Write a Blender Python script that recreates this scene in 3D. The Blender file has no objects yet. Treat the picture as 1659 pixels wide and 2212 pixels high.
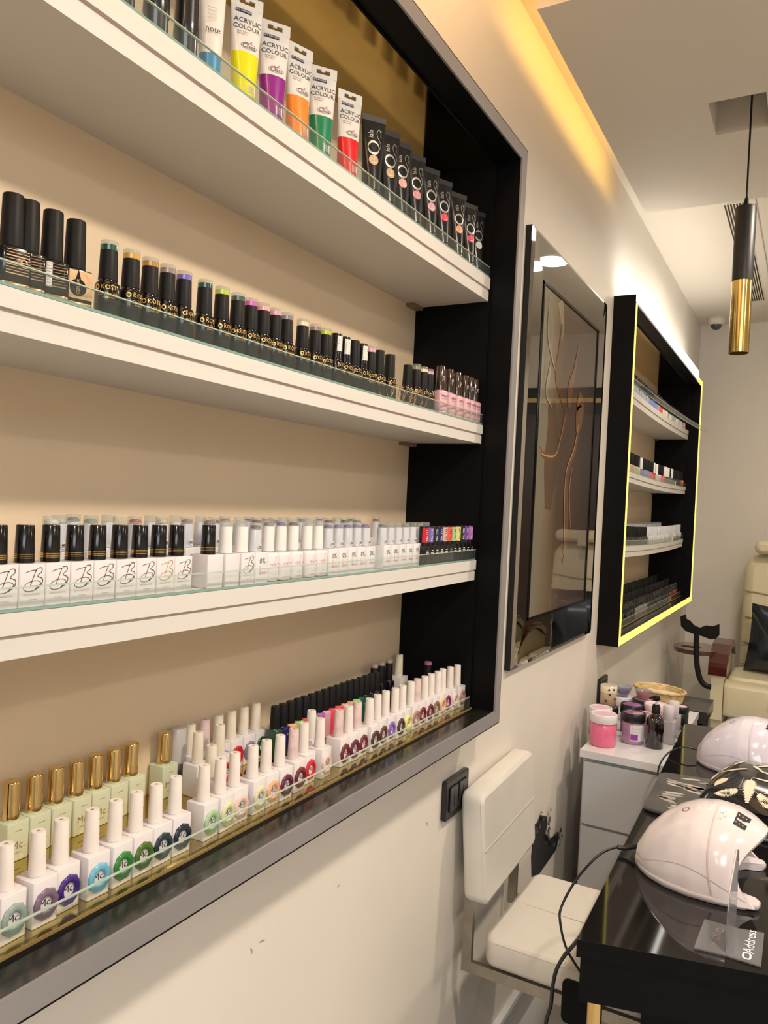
import bpy, math, random
from math import sin, cos, pi, radians as R
random.seed(7)
S = bpy.context.scene
COL = S.collection
S.view_settings.view_transform = 'Standard'
S.view_settings.look = 'None'
S.view_settings.exposure = 0.0
S.cycles.max_bounces = 6; S.cycles.diffuse_bounces = 3; S.cycles.glossy_bounces = 3; S.cycles.transparent_max_bounces = 16; S.cycles.adaptive_threshold = .04

# ------------------------------------------------------------------ materials
MATS = {}
def mat(name, col, rough=.5, metal=0., coat=0., emit=0., emcol=None, noise=0., nscale=8., bump=0., alpha=None, spec=None, trans=0., ior=1.45):
    if name in MATS: return MATS[name]
    m = bpy.data.materials.new(name); m.use_nodes = True
    nt = m.node_tree; b = nt.nodes['Principled BSDF']
    c4 = (*col, 1)
    b.inputs['Base Color'].default_value = c4
    b.inputs['Roughness'].default_value = rough
    b.inputs['Metallic'].default_value = metal
    b.inputs['Coat Weight'].default_value = coat
    b.inputs['Coat Roughness'].default_value = .04
    if spec is not None: b.inputs['Specular IOR Level'].default_value = spec
    if trans: b.inputs['Transmission Weight'].default_value = trans; b.inputs['IOR'].default_value = ior
    if emit:
        b.inputs['Emission Color'].default_value = (*(emcol or col), 1); b.inputs['Emission Strength'].default_value = emit
    if noise or bump:
        tc = nt.nodes.new('ShaderNodeTexCoord'); n = nt.nodes.new('ShaderNodeTexNoise')
        n.inputs['Scale'].default_value = nscale; n.inputs['Detail'].default_value = 5
        nt.links.new(tc.outputs['Object'], n.inputs['Vector'])
        if noise:
            r = nt.nodes.new('ShaderNodeValToRGB')
            r.color_ramp.elements[0].position = .3; r.color_ramp.elements[1].position = .7
            r.color_ramp.elements[0].color = (*[max(0, x*(1-noise)) for x in col], 1)
            r.color_ramp.elements[1].color = (*[min(1, x*(1+noise*.4)) for x in col], 1)
            nt.links.new(n.outputs['Fac'], r.inputs['Fac']); nt.links.new(r.outputs['Color'], b.inputs['Base Color'])
        if bump:
            bp = nt.nodes.new('ShaderNodeBump'); bp.inputs['Strength'].default_value = bump; bp.inputs['Distance'].default_value = .002
            nt.links.new(n.outputs['Fac'], bp.inputs['Height']); nt.links.new(bp.outputs['Normal'], b.inputs['Normal'])
    MATS[name] = m
    return m

def glassmat(name, tint, gloss=.12, opac=.0, opcol=(.8, .9, .85)):
    """thin architectural glass: transparent + sharp reflection by fresnel + a little milky body"""
    if name in MATS: return MATS[name]
    m = bpy.data.materials.new(name); m.use_nodes = True
    nt = m.node_tree; nt.nodes.clear()
    out = nt.nodes.new('ShaderNodeOutputMaterial'); t = nt.nodes.new('ShaderNodeBsdfTransparent'); t.inputs['Color'].default_value = (*tint, 1)
    g = nt.nodes.new('ShaderNodeBsdfGlossy'); g.inputs['Roughness'].default_value = .03
    f = nt.nodes.new('ShaderNodeFresnel'); f.inputs['IOR'].default_value = 1.3
    mx = nt.nodes.new('ShaderNodeMixShader'); ge = nt.nodes.new('ShaderNodeNewGeometry'); sb = nt.nodes.new('ShaderNodeMath'); sb.operation = 'SUBTRACT'; sb.inputs[0].default_value = 1; nt.links.new(ge.outputs['Backfacing'], sb.inputs[1]); mu = nt.nodes.new('ShaderNodeMath'); mu.operation = 'MULTIPLY'; nt.links.new(f.outputs[0], mu.inputs[0]); nt.links.new(sb.outputs[0], mu.inputs[1]); nt.links.new(mu.outputs[0], mx.inputs[0]); nt.links.new(t.outputs[0], mx.inputs[1]); nt.links.new(g.outputs[0], mx.inputs[2])
    d = nt.nodes.new('ShaderNodeBsdfDiffuse'); d.inputs['Color'].default_value = (*opcol, 1)
    m2 = nt.nodes.new('ShaderNodeMixShader'); m2.inputs[0].default_value = opac
    nt.links.new(mx.outputs[0], m2.inputs[1]); nt.links.new(d.outputs[0], m2.inputs[2]); nt.links.new(m2.outputs[0], out.inputs[0])
    MATS[name] = m
    return m

# ------------------------------------------------------------------ mesh builder
_txt = {}
def textgeo(s, res=2):
    """font outline of a string, unit cap height about .7, as (verts2d, faces)"""
    if s in _txt: return _txt[s]
    cu = bpy.data.curves.new('t', 'FONT'); cu.body = s; cu.resolution_u = res; cu.align_x = 'CENTER'; cu.align_y = 'CENTER'
    o = bpy.data.objects.new('t', cu); COL.objects.link(o)
    me = o.to_mesh()
    v = [(p.co.x, p.co.y) for p in me.vertices]; f = [tuple(p.vertices) for p in me.polygons]
    o.to_mesh_clear(); bpy.data.objects.remove(o); bpy.data.curves.remove(cu)
    _txt[s] = (v, f); return _txt[s]

class MB:
    def __init__(s): s.v = []; s.f = []; s.m = []; s.sm = []; s.mats = []
    def mi(s, m):
        if m not in s.mats: s.mats.append(m)
        return s.mats.index(m)
    def add(s, vs, fs, m, smooth=False, T=None):
        o = len(s.v); k = s.mi(m)
        s.v += [T(p) for p in vs] if T else list(vs)
        for f in fs: s.f.append(tuple(i+o for i in f)); s.m.append(k); s.sm.append(smooth)
        return s
    def box(s, a, b, m, T=None):
        x0, y0, z0 = a; x1, y1, z1 = b
        vs = [(x0,y0,z0),(x1,y0,z0),(x1,y1,z0),(x0,y1,z0),(x0,y0,z1),(x1,y0,z1),(x1,y1,z1),(x0,y1,z1)]
        return s.add(vs, [(0,3,2,1),(4,5,6,7),(0,1,5,4),(1,2,6,5),(2,3,7,6),(3,0,4,7)], m, False, T)
    def loft(s, rings, m, smooth=True, caps=True, T=None, closed=True):
        n = len(rings[0]); vs = [p for r in rings for p in r]; fs = []
        for i in range(len(rings)-1):
            for j in range(n if closed else n-1):
                a = i*n+j; b = i*n+(j+1) % n
                fs.append((a, b, b+n, a+n))
        s.add(vs, fs, m, smooth, T)
        if caps:
            s.add(rings[0], [tuple(range(n))[::-1]], m, False, T); s.add(rings[-1], [tuple(range(n))], m, False, T)
        return s
    def lathe(s, prof, m, n=20, T=None, smooth=True, caps=True):
        return s.loft([[(r*cos(2*pi*j/n), r*sin(2*pi*j/n), z) for j in range(n)] for r, z in prof], m, smooth, caps, T)
    def rbox(s, cx, cy, z0, z1, sx, sy, r, m, ch=0., n=4, T=None, smooth=True):
        def ring(z, ins):
            hx, hy, rr = sx/2-ins, sy/2-ins, max(r-ins, .0001); out = []
            for qx, qy, a0 in ((1,1,0),(-1,1,90),(-1,-1,180),(1,-1,270)):
                for k in range(n+1):
                    a = R(a0+90*k/n); out.append((cx+qx*(hx-rr)+rr*cos(a), cy+qy*(hy-rr)+rr*sin(a), z))
            return out
        rs = [ring(z0, 0), ring(z1, 0)] if not ch else [ring(z0, ch), ring(z0+ch*.3, ch*.3), ring(z0+ch, 0), ring(z1-ch, 0), ring(z1-ch*.3, ch*.3), ring(z1, ch)]
        return s.loft(rs, m, smooth, True, T)
    def tube(s, pts, r, m, n=8, T=None, caps=True):
        import mathutils
        P = [mathutils.Vector(p) for p in pts]; rings = []
        up = mathutils.Vector((.13, .21, .97))
        for i, p in enumerate(P):
            t = (P[min(i+1, len(P)-1)]-P[max(i-1, 0)]).normalized()
            a = t.cross(up)
            if a.length < 1e-3: a = t.cross(mathutils.Vector((1, 0, 0)))
            a.normalize(); b = t.cross(a); rr = r[i] if isinstance(r, (list, tuple)) else r
            rings.append([tuple(p+a*rr*cos(2*pi*j/n)+b*rr*sin(2*pi*j/n)) for j in range(n)])
        return s.loft(rings, m, True, caps, T)
    def prism(s, outline, h0, h1, m, T=None, smooth=False):
        return s.loft([[(x, y, h0) for x, y in outline], [(x, y, h1) for x, y in outline]], m, smooth, True, T)
    def flat(s, pts, m, T=None):
        return s.add(pts, [tuple(range(len(pts)))], m, False, T)
    def text(s, st, size, m, F):
        v, f = textgeo(st); return s.add([F(x*size, y*size) for x, y in v], f, m, False)
    def ribbon(s, pts, w, m, F):
        """2-d polyline drawn as a flat strip of width w through the surface map F"""
        L = []; Rr = []
        for i, (x, y) in enumerate(pts):
            a = pts[max(i-1, 0)]; b = pts[min(i+1, len(pts)-1)]
            dx, dy = b[0]-a[0], b[1]-a[1]; l = math.hypot(dx, dy) or 1
            ww = w[i] if isinstance(w, (list, tuple)) else w
            L.append(F(x-dy/l*ww/2, y+dx/l*ww/2)); Rr.append(F(x+dy/l*ww/2, y-dx/l*ww/2))
        n = len(pts)
        return s.add(L+Rr, [(i+n, i+1+n, i+1, i) for i in range(n-1)], m)
    def mesh(s, name):
        me = bpy.data.meshes.new(name); me.from_pydata(s.v, [], s.f)
        for m in s.mats: me.materials.append(m)
        me.polygons.foreach_set('material_index', s.m); me.polygons.foreach_set('use_smooth', s.sm); me.update()
        return me
    def build(s, name, parent=None, loc=None, rz=0, label=None):
        o = bpy.data.objects.new(name, s.mesh(name)); COL.objects.link(o)
        if parent: o.parent = parent
        if loc: o.location = loc
        o.rotation_euler.z = rz
        if label: o['label'] = label
        return o

def tag(o, label=None, cat=None, group=None, kind=None):
    if label: o['label'] = label
    if cat: o['category'] = cat
    if group: o['group'] = group
    if kind: o['kind'] = kind
    return o
def thing(name, label, cat, loc=(0,0,0), rz=0, group=None):
    o = bpy.data.objects.new(name, None); COL.objects.link(o); o.empty_display_size = .02
    o.location = loc; o.rotation_euler.z = rz
    return tag(o, label, cat, group)
def struct(o): o['kind'] = 'structure'; return o
def put(name, label, cat, group, parts, loc, rz=0, sc=1):
    """a countable thing from shared part meshes"""
    t = thing(name, label, cat, loc, rz, group); t.scale = (sc, sc, sc)
    for p in parts:
        o = bpy.data.objects.new(p[0], p[1]); COL.objects.link(o); o.parent = t
        if len(p) > 2: o['label'] = p[2]
        for q in (p[3] if len(p) > 3 else ()):
            c = bpy.data.objects.new(q[0], q[1]); COL.objects.link(c); c.parent = o
    return t
def smoothcurve(pts, k=6):
    out = []; n = len(pts)
    for i in range(n-1):
        p0, p1, p2, p3 = pts[max(i-1,0)], pts[i], pts[i+1], pts[min(i+2,n-1)]
        for j in range(k):
            t = j/k
            out.append(tuple(.5*((2*b)+(c-a)*t+(2*a-5*b+4*c-d)*t*t+(-a+3*b-3*c+d)*t**3) for a, b, c, d in zip(p0,p1,p2,p3)))
    out.append(tuple(pts[-1])); return out
ORD = ['zeroth','first','second','third','fourth','fifth','sixth','seventh','eighth','ninth','tenth','eleventh','twelfth','thirteenth','fourteenth','fifteenth','sixteenth','seventeenth','eighteenth','nineteenth','twentieth']
TENS = {20:'twenty',30:'thirty',40:'forty',50:'fifty'}
def ordn(n):
    if n <= 20: return ORD[n]
    t, u = divmod(n, 10)
    return TENS[t*10]+'-'+ORD[u] if u else {30:'thirtieth',40:'fortieth',50:'fiftieth'}[n]

# palette
WALL = mat('wall_paint', (.82,.765,.69), .55, noise=.03, nscale=3, bump=.15)
CEIL = mat('ceiling_paint', (.76,.69,.59), .7, noise=.02, nscale=2)
FLOORM = mat('floor_tile', (.62,.63,.62), .25, noise=.06, nscale=4)
BLACK = mat('black_laminate', (.004,.004,.005), .45, noise=.2, nscale=30, spec=.12)
BLACKG = mat('black_gloss', (.004,.004,.005), .12, spec=.3)
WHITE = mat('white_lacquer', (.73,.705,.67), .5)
GROOVE = mat('shelf_groove', (.62,.52,.46), .6)
BEIGE = mat('cabinet_back', (.82,.66,.47), .45, noise=.03, nscale=5)
GOLDMIR = mat('gold_mirror', (.62,.47,.17), .07, metal=1., noise=.12, nscale=14)
DIFFUSER = mat('grey_diffuser', (.27,.255,.26), .45, noise=.08, nscale=9)
LEDY = mat('yellow_led', (1,.85,.25), .5, emit=1.0, emcol=(1,.80,.14))
LEDW = mat('white_led', (1,.97,.9), .5, emit=5., emcol=(1,.95,.86))
GLASS = glassmat('clear_glass', (.965,.985,.975), opac=.025)
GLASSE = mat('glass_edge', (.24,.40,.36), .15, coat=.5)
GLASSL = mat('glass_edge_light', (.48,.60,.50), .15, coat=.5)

# ------------------------------------------------------------------ room shell
y0c, y1c, z0c, z1c = -.29, 1.605, .955, 2.205     # outer frame of the near cabinet
Y2 = 3.082                                          # the far cabinet is the same unit this much further on
w = MB()
def wl(ya, yb, za, zb): w.box((-.24, ya, za), (0, yb, zb), WALL)
wl(-2.5, y0c+.03, 0, 2.62); wl(y1c-.03, y0c+Y2+.03, 0, 2.62); wl(y1c+Y2-.03, 5.1, 0, 2.62)
for d in (0, Y2):
    wl(y0c+.03+d, y1c-.03+d, 0, z0c+.0); wl(y0c+.03+d, y1c-.03+d, z1c-.0, 2.62)
sc = mat('wall_scuff', (.34,.31,.29), .7)
for a_, b_ in (((0.0, 0.857, 0.7929),(0.0, 0.8608, 0.7832)),((0.0, 0.8767, 0.7913),(0.0, 0.8895, 0.7892)),((0.0, 1.0818, 0.7843),(0.0, 1.0886, 0.7876)),((0.0, 1.4191, 0.7801),(0.0, 1.4246, 0.7697)),((0.0, 1.883, 0.796),(0.0, 1.911, 0.7935)),((0.0, 1.929, 0.7912),(0.0, 1.9506, 0.7906))):
    w.ribbon([(a_[1],a_[2]),((a_[1]+b_[1])/2+.001,(a_[2]+b_[2])/2),(b_[1],b_[2])],[.0012,.003,.001],sc,lambda u,v:(.0004,u,v))
struct(w.build('wall_left'))
struct(MB().box((-.24,5.1,0),(3.3,5.25,2.7),WALL).build('wall_far'))
struct(MB().box((3.2,-2.5,0),(3.35,5.1,2.7),WALL).build('wall_right'))
struct(MB().box((-.24,-2.65,0),(3.3,-2.5,2.7),WALL).build('wall_back'))
fl = MB().box((-.24,-2.65,-.1),(3.35,5.25,0),FLOORM)
gr = mat('tile_joint', (.35,.35,.34), .7)
for i in range(6): fl.box((.3+.6*i-.0015,-2.5,-.001),(.3+.6*i+.0015,5.1,.0006),gr)
for i in range(12): fl.box((0,-2.2+.6*i-.0015,-.001),(3.2,-2.2+.6*i+.0015,.0006),gr)
struct(fl.build('floor'))
struct(MB().box((-.24,-2.65,2.62),(3.35,5.25,2.75),CEIL).build('ceiling'))
b = MB().box((0,-2.5,0),(.012,5.1,.085),mat('skirting_grey',(.42,.42,.43),.4)); b.box((0,-2.5,.085),(.016,5.1,.10),mat('skirting_cap',(.75,.76,.78),.3))
struct(b.build('baseboard_left'))
dr = MB(); DW = mat('door_brown',(.060,.035,.020),.28,noise=.3,nscale=6); dr.box((.52,5.085,0),(1.45,5.0995,2.16),mat('door_frame_dark',(.012,.009,.008),.3)); dr.box((.52,5.080,2.16),(1.45,5.0995,2.19),mat('door_trim_gold',(.55,.36,.12),.25,metal=.8)); dr.box((.52,5.085,2.19),(1.45,5.0995,2.26),MATS['door_frame_dark'])
dr.box((.60,5.075,.02),(1.38,5.085,2.08),DW); struct(dr.build('door_1'))
# dropped ceiling panel with a light cove along the wall and a recess for the pendant
p = MB(); PX0 = .088; hx0, hx1, hy0, hy1 = .37, .505, 2.135, 2.322
def pan(x0,x1,ya,yb): p.box((x0,ya,2.50),(x1,yb,2.52),CEIL)
pan(PX0,hx0,1.59,2.83); pan(hx1,1.75,1.59,2.83); pan(hx0,hx1,1.59,hy0); pan(hx0,hx1,hy1,2.83)
p.box((.20,1.59,2.52),(.22,2.83,2.62),CEIL); p.box((.22,2.81,2.52),(1.75,2.83,2.62),CEIL); p.box((.22,1.59,2.52),(1.75,1.61,2.62),CEIL); p.box((1.73,1.61,2.52),(1.75,2.81,2.62),CEIL)
p.box((hx0-.004,hy0-.004,2.52),(hx0,hy1+.004,2.61),CEIL); p.box((hx1,hy0-.004,2.52),(hx1+.004,hy1+.004,2.61),CEIL); p.box((hx0,hy0-.004,2.52),(hx1,hy0,2.61),CEIL); p.box((hx0,hy1,2.52),(hx1,hy1+.004,2.61),CEIL)
struct(p.build('trim_1'))
# near dropped panel
p = MB(); p.box((.32,-2.5,2.50),(1.75,1.42,2.62),CEIL); struct(p.build('trim_2'))
# access seam on the ceiling
struct(MB().box((.415,3.0,2.6185),(.419,4.6,2.62),mat('seam_grey',(.42,.38,.36),.7)).build('trim_3'))

# ------------------------------------------------------------------ display cabinets
SH = {'s1': (1.8733,1.9230,.006), 's2': (1.5625,1.6030,.005), 's3': (1.2652,1.3090,.005)}
def sag(name, y, ex=1.):
    yc = (y0c+y1c)/2; h = (y1c-y0c)/2-.04
    return -SH[name][2]*ex*max(0, 1-((y-yc)/h)**2)
def shelf_mesh(name, ex):
    zb, zt, _ = SH[name]; zm = zb+(zt-zb)*.44
    sec = [(-.165,zb),(.0175,zb),(.0175,zm),(.0160,zm+.0010),(.0160,zm+.0028),(.020,zm+.0038),(.020,zt),(-.165,zt)]
    ys = [y0c+.037+(y1c-y0c-.074)*i/30 for i in range(31)]
    m = MB(); n = len(sec)
    vs = [(x, y, z+sag(name,y,ex)) for y in ys for x, z in sec]
    def q(i, j): return (i*n+j, (i+1)*n+j, (i+1)*n+(j+1) % n, i*n+(j+1) % n)
    fw = [q(i,j) for i in range(30) for j in range(n) if j not in (0,2,3,4)]
    fu = [q(i,0) for i in range(30)]
    m.add(vs, fu, mat('shelf_underside_shade',(.60,.565,.51),.6), False)  # same white shelf; shade below it is painted in as a greyer colour
    fg = [q(i,j) for i in range(30) for j in (2,3,4)]
    m.add(vs, fw, WHITE, False); m.add(vs, fg, GROOVE, False)
    m.add(vs[:n], [tuple(range(n))[::-1]], WHITE); m.add(vs[-n:], [tuple(range(n))], WHITE)
    return m
def lip_mesh(name, ex, zt=None, dz=0):
    m = MB(); ys = [y0c+.04+(y1c-y0c-.082)*i/30 for i in range(31)]
    zt = (SH[name][1] if name else zt)
    def zz(y): return zt+(sag(name,y,ex) if name else 0)+dz
    def strip(x0, x1, h0, h1, mt):
        vs = []; 
        for y in ys:
            z = zz(y); vs += [(x0,y,z+h0),(x1,y,z+h0),(x1,y,z+h1),(x0,y,z+h1)]
        fs = []
        for i in range(30):
            for j in range(4): a = i*4+j; b_ = i*4+(j+1) % 4; fs.append((a,a+4,b_+4,b_))
        fs += [(3,2,1,0),(120,121,122,123)]
        m.add(vs, fs, mt)
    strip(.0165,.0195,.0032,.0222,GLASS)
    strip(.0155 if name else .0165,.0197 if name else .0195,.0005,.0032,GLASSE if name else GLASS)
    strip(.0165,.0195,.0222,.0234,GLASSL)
    return m
def cabinet(label, dy, lit):
    t = thing('display_cabinet', label, 'cabinet', (0,dy,0))
    ez = 0.003
    # back panel
    MB().box((-.165,y0c+.035,z0c),(-.16,y1c-.035,z1c),BEIGE).build('back_panel', t)
    for ya, yb in ((y0c+.030,y0c+.035),(y1c-.035,y1c-.030)):
        MB().box((-.165,ya,z0c+.005),(.020,yb,z1c-.03),BLACK).build('side_panel', t)
    m = MB().box((-.165,y0c+.035,z1c-.033),(.020,y1c-.035,z1c-.010),BLACK); m.box((-.16,y0c+.036,z1c-.0345),(.018,y1c-.036,z1c-.033),GOLDMIR)
    m.build('top_panel', t, label='gold mirrored underside')
    # outer frame ring, four members each
    fr = MB()
    for x0, x1, o, wd in ((0.0,.074,0,.029),):
        fr.box((x0,y0c,z0c),(x1,y1c,z0c+wd),BLACK); fr.box((x0,y0c,z1c-wd),(x1,y1c,z1c),BLACK)
        fr.box((x0,y0c,z0c+wd),(x1,y0c+wd,z1c-wd),BLACK); fr.box((x0,y1c-wd,z0c+wd),(x1,y1c,z1c-wd),BLACK)
    e = .0025
    for a, b_ in (((.074,y0c,z0c),(.0775,y1c,z0c+e)),((.074,y0c,z1c-e),(.0775,y1c,z1c)),((.074,y0c,z0c+e),(.0775,y0c+e,z1c-e)),((.074,y1c-e,z0c+e),(.0775,y1c,z1c-e))): fr.box(a,b_,BLACK)
    # bottom ledge in front of the gold base
    fr.box((.036,y0c+.03,z0c),(.074,y1c-.03,z0c+.0292),mat('ledge_gloss',(.016,.015,.011),.16,spec=.5))
    fr.build('frame', t)
    d = MB(); g = LEDY if lit else DIFFUSER; i0, i1 = .0025, .030
    d.box((.074,y0c+i0,z0c+i0),(.078,y1c-i0,z0c+i1),g)
    d.box((.074,y0c+i0,z0c+i1),(.078,y0c+i1,z1c-i1),g); d.box((.074,y1c-i1,z0c+i1),(.078,y1c-i0,z1c-i1),g)
    if lit:
        d.box((.074,y1c-.22,z1c-i1),(.078,y1c-i0,z1c-i0),g)
        d.build('light_diffuser', t, label='glowing yellow edge strip')
        MB().box((.050,y0c+i0,z1c-.020),(.083,y1c-.22,z1c+.020),LEDW).build('light_tube', t, label='bright white light strip along the top')
    else:
        d.box((.074,y0c+i0,z1c-i1),(.078,y1c-i0,z1c-i0),g); d.build('light_diffuser', t, label='unlit grey edge strip')
    ex = 2.4 if lit else 1.
    for s in ('s1','s2','s3'):
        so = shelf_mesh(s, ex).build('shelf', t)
        l = lip_mesh(s, ex).build('glass_lip', so)
        if lit and s == 's1':
            l.rotation_euler.z = R(-1.9); l.location = (.075,.05,-.012)
            l.location.x = .045
        zb = SH[s][0]
        c = MB().box((-.16,y1c-.085,zb-.007),(-.140,y1c-.037,zb),mat('cleat_brown',(.25,.18,.12),.6)); c.build('bracket', so)
    bs = MB().box((-.16,y0c+.036,.957),(.0255,y1c-.036,.988),GOLDMIR); bs.box((.0255,y0c+.036,.974),(.0262,y1c-.036,.9875),mat('gold_front_edge',(.42,.31,.13),.40,metal=.35,noise=.25,nscale=12)); bs.box((.0255,y0c+.036,.957),(.0258,y1c-.036,.974),BLACK)
    bo = bs.build('gold_base', t)
    gl_ = lip_mesh(None, 0, .988, -.0005).build('glass_lip', bo); gl_.location.x = .0035
    return t
cabinet('black wall display cabinet nearest the camera with an unlit grey edge and polish bottles', 0, False)
cabinet('black wall display cabinet with a glowing yellow edge beyond the mirrored picture', Y2, True)

# ------------------------------------------------------------------ bottle kinds (front faces +x)
TXTG = mat('gold_lettering', (.85,.48,.10), .3, metal=.6, emit=.12, emcol=(1,.6,.15))
TXTW = mat('white_lettering', (.8,.8,.8), .5)
TXTK = mat('black_lettering', (.02,.02,.02), .5)
TXTR = mat('red_lettering', (.7,.08,.16), .5)
MATTE = mat('matte_black_cap', (.007,.007,.008), .5, spec=.22)
GBLACK = mat('black_bottle_glass', (.006,.006,.007), .14, coat=.15, spec=.4)
CLEARP = glassmat('clear_plastic', (.86,.88,.86), opac=.22, opcol=(.75,.76,.74))
CAPW = mat('cream_white_cap', (.82,.76,.72), .55, noise=.04, nscale=60)
CAPC = mat('cream_cap', (.80,.73,.60), .55, noise=.05, nscale=60)
BODW = mat('white_bottle', (.80,.77,.80), .3, coat=.3)
BODC = mat('cool_white_bottle', (.78,.78,.82), .35, coat=.2)
_m = {}
def cyl_map(Rd, z, off=.0004):       # wrap (u,v) on a cylinder of radius Rd facing +x
    return lambda u, v: ((Rd+off)*cos(u/Rd), (Rd+off)*sin(u/Rd), z+v)
def front_map(x, z, y=0): return lambda u, v: (x, y+u, z+v)
def cached(key, fn):
    if key not in _m: _m[key] = fn()
    return _m[key]
def col(name, c, rough=.25): return mat('polish_'+name, c, rough, coat=.5)

def kost_body():
    m = MB(); r = .0133
    m.lathe([(r-.001,0),(r,.0015),(r,.0390),(r-.0008,.0425),(r-.004,.0455),(.0098,.0465),(.0098,.048)], GBLACK, 24)
    F = cyl_map(r, .0370); m.text('KOST', .0066, TXTG, F)
    m.ribbon([(-.009,0),(.009,0)], .0004, TXTG, cyl_map(r,.0332))
    m.text('COLOR GEL', .0042, TXTG, cyl_map(r,.0298)); m.text('POLISH 10ml', .0022, TXTG, cyl_map(r,.0262))
    # round emblem left of the word
    F = cyl_map(r,.0370); a = [( -.0125+.0021*cos(t*pi/6), .0023*sin(t*pi/6)) for t in range(13)]
    m.ribbon(a, .0011, TXTG, F)
    return m.mesh('bottle_body')
def kost_cap(top=.084):
    m = MB(); m.lathe([(.0102,.0470),(.0100,.0490),(.0090,top-.0060),(.0088,top-.0055)], MATTE, 20); return m.mesh('cap')
def kost_band(c):
    m = MB(); m.lathe([(.0091,.0782),(.0091,.0840)], c, 20); m.lathe([(.0092,.0840),(.0092,.0878),(.0088,.0884)], CLEARP, 20); return m.mesh('color_band')
def kost(color):
    ps = [('bottle_body', cached('kb', kost_body)), ('cap', cached('kc', kost_cap))]
    if color: ps.append(('color_band', cached('kband'+color, lambda: kost_band(MATS['polish_'+color]))))
    return ps
def plain_cap(label):
    m = MB(); m.lathe([(.0102,.0470),(.0100,.0490),(.0090,.086),(.0086,.0872)], GBLACK if label else MATTE, 20)
    if label:
        F = cyl_map(.0095,.070); W_ = mat('paper_label',(.78,.78,.76),.6)
        vs = []; n = 7
        for v in (-.011,.013):
            for i in range(n): vs.append(F(-.012+.010*i/(n-1), v))
        m.add(vs, [(i,i+1,i+1+n,i+n) for i in range(n-1)], W_, True)
        for k in range(6): m.ribbon([(-.0112+.0003*k,-.008+.003*k),(-.004,-.008+.003*k)], .0007, TXTK, cyl_map(.0095,.070,.0007))
    return m.mesh('cap')

def tall_body(kind):
    m = MB(); Wd = .0305
    gl = mat('smoky_base_glass', (.20,.15,.11), .08, coat=.8); rose = mat('rose_gold_foil', (.85,.58,.36), .22, metal=1., noise=.2, nscale=200)
    m.rbox(0,0,0,.006,Wd-.002,Wd-.002,.006,gl,.001); m.rbox(0,0,.006,.010,Wd,Wd,.007,rose if kind else gl,.0003)
    m.rbox(0,0,.010,.0425,Wd,Wd,.007,GBLACK,.001)
    m.lathe([(.013,.0425),(.011,.0445),(.0098,.046)],GBLACK,20)
    F = front_map(Wd/2+.0004,.029)
    for k in range(9): m.ribbon([(-.010,-.011+.0027*k),(.011,-.011+.0027*k)], .0006 if k%3 else .0011, rose, F)
    if kind == 1: m.text('e', .018, rose, front_map(Wd/2+.0007,.030,.006)); 
    if kind == 3:
        W_ = mat('paper_label',(.78,.78,.76),.6); m.add([F(-.013,-.012),F(-.002,-.012),F(-.002,.012),F(-.013,.012)],[(0,1,2,3)],W_)
    if kind == 4:
        G = front_map(Wd/2+.0006,.029); m.add([G(-.013,-.016),G(.013,-.016),G(.013,.012),G(-.013,.012)],[(0,1,2,3)],rose)
        drop = [(0,.014)]+[(.0085*cos(t*pi/10), -.004+.0085*sin(t*pi/10)) for t in range(-14,5)][::-1]
        H = front_map(Wd/2+.0009,.028); m.add([H(x*1.0-.002,y) for x,y in drop],[tuple(range(len(drop)))[::-1]],GBLACK)
        v,f = textgeo('COLOR'); J = front_map(Wd/2+.0012,.025,-.002); m.add([J(-y*.0045, x*.0045) for x,y in v],f,rose)
    return m.mesh('bottle_body')
def tall_cap():
    m = MB(); m.lathe([(.0108,.045),(.0106,.047),(.0094,.0935),(.0088,.0945)], MATTE, 22); return m.mesh('cap')

def pink_body():
    m = MB(); pk = mat('sheer_pink_polish',(.80,.48,.55),.15,coat=.6); 
    m.rbox(0,0,0,.008,.024,.024,.005,mat('pink_clear_base',(.62,.44,.44),.1,coat=.8),.001); m.rbox(0,0,.008,.046,.025,.025,.006,pk,.002); m.lathe([(.009,.046),(.008,.0475),(.008,.049)],pk,16)
    m.text('SHEDO', .0058, TXTK, front_map(.0130,.036)); m.text('GEL POLISH', .0026, TXTK, front_map(.0130,.0310)); 
    m.ribbon([(-.008,0),(.008,0)],.0008,TXTW,front_map(.0130,.0225))
    return m.mesh('bottle_body')
def pink_cap():
    m = MB(); m.lathe([(.0092,.048),(.0092,.0505),(.0085,.092),(.0078,.093)], mat('dark_brown_cap',(.035,.018,.012),.15,coat=.8), 20)
    a = [(.0032*cos(t*pi/7), .0032*sin(t*pi/7)) for t in range(12)]; m.ribbon(a,.0008,TXTW,cyl_map(.0087,.070)); m.ribbon([(-.001,0),(.003,0)],.0008,TXTW,cyl_map(.0087,.070))
    return m.mesh('cap')

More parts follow.
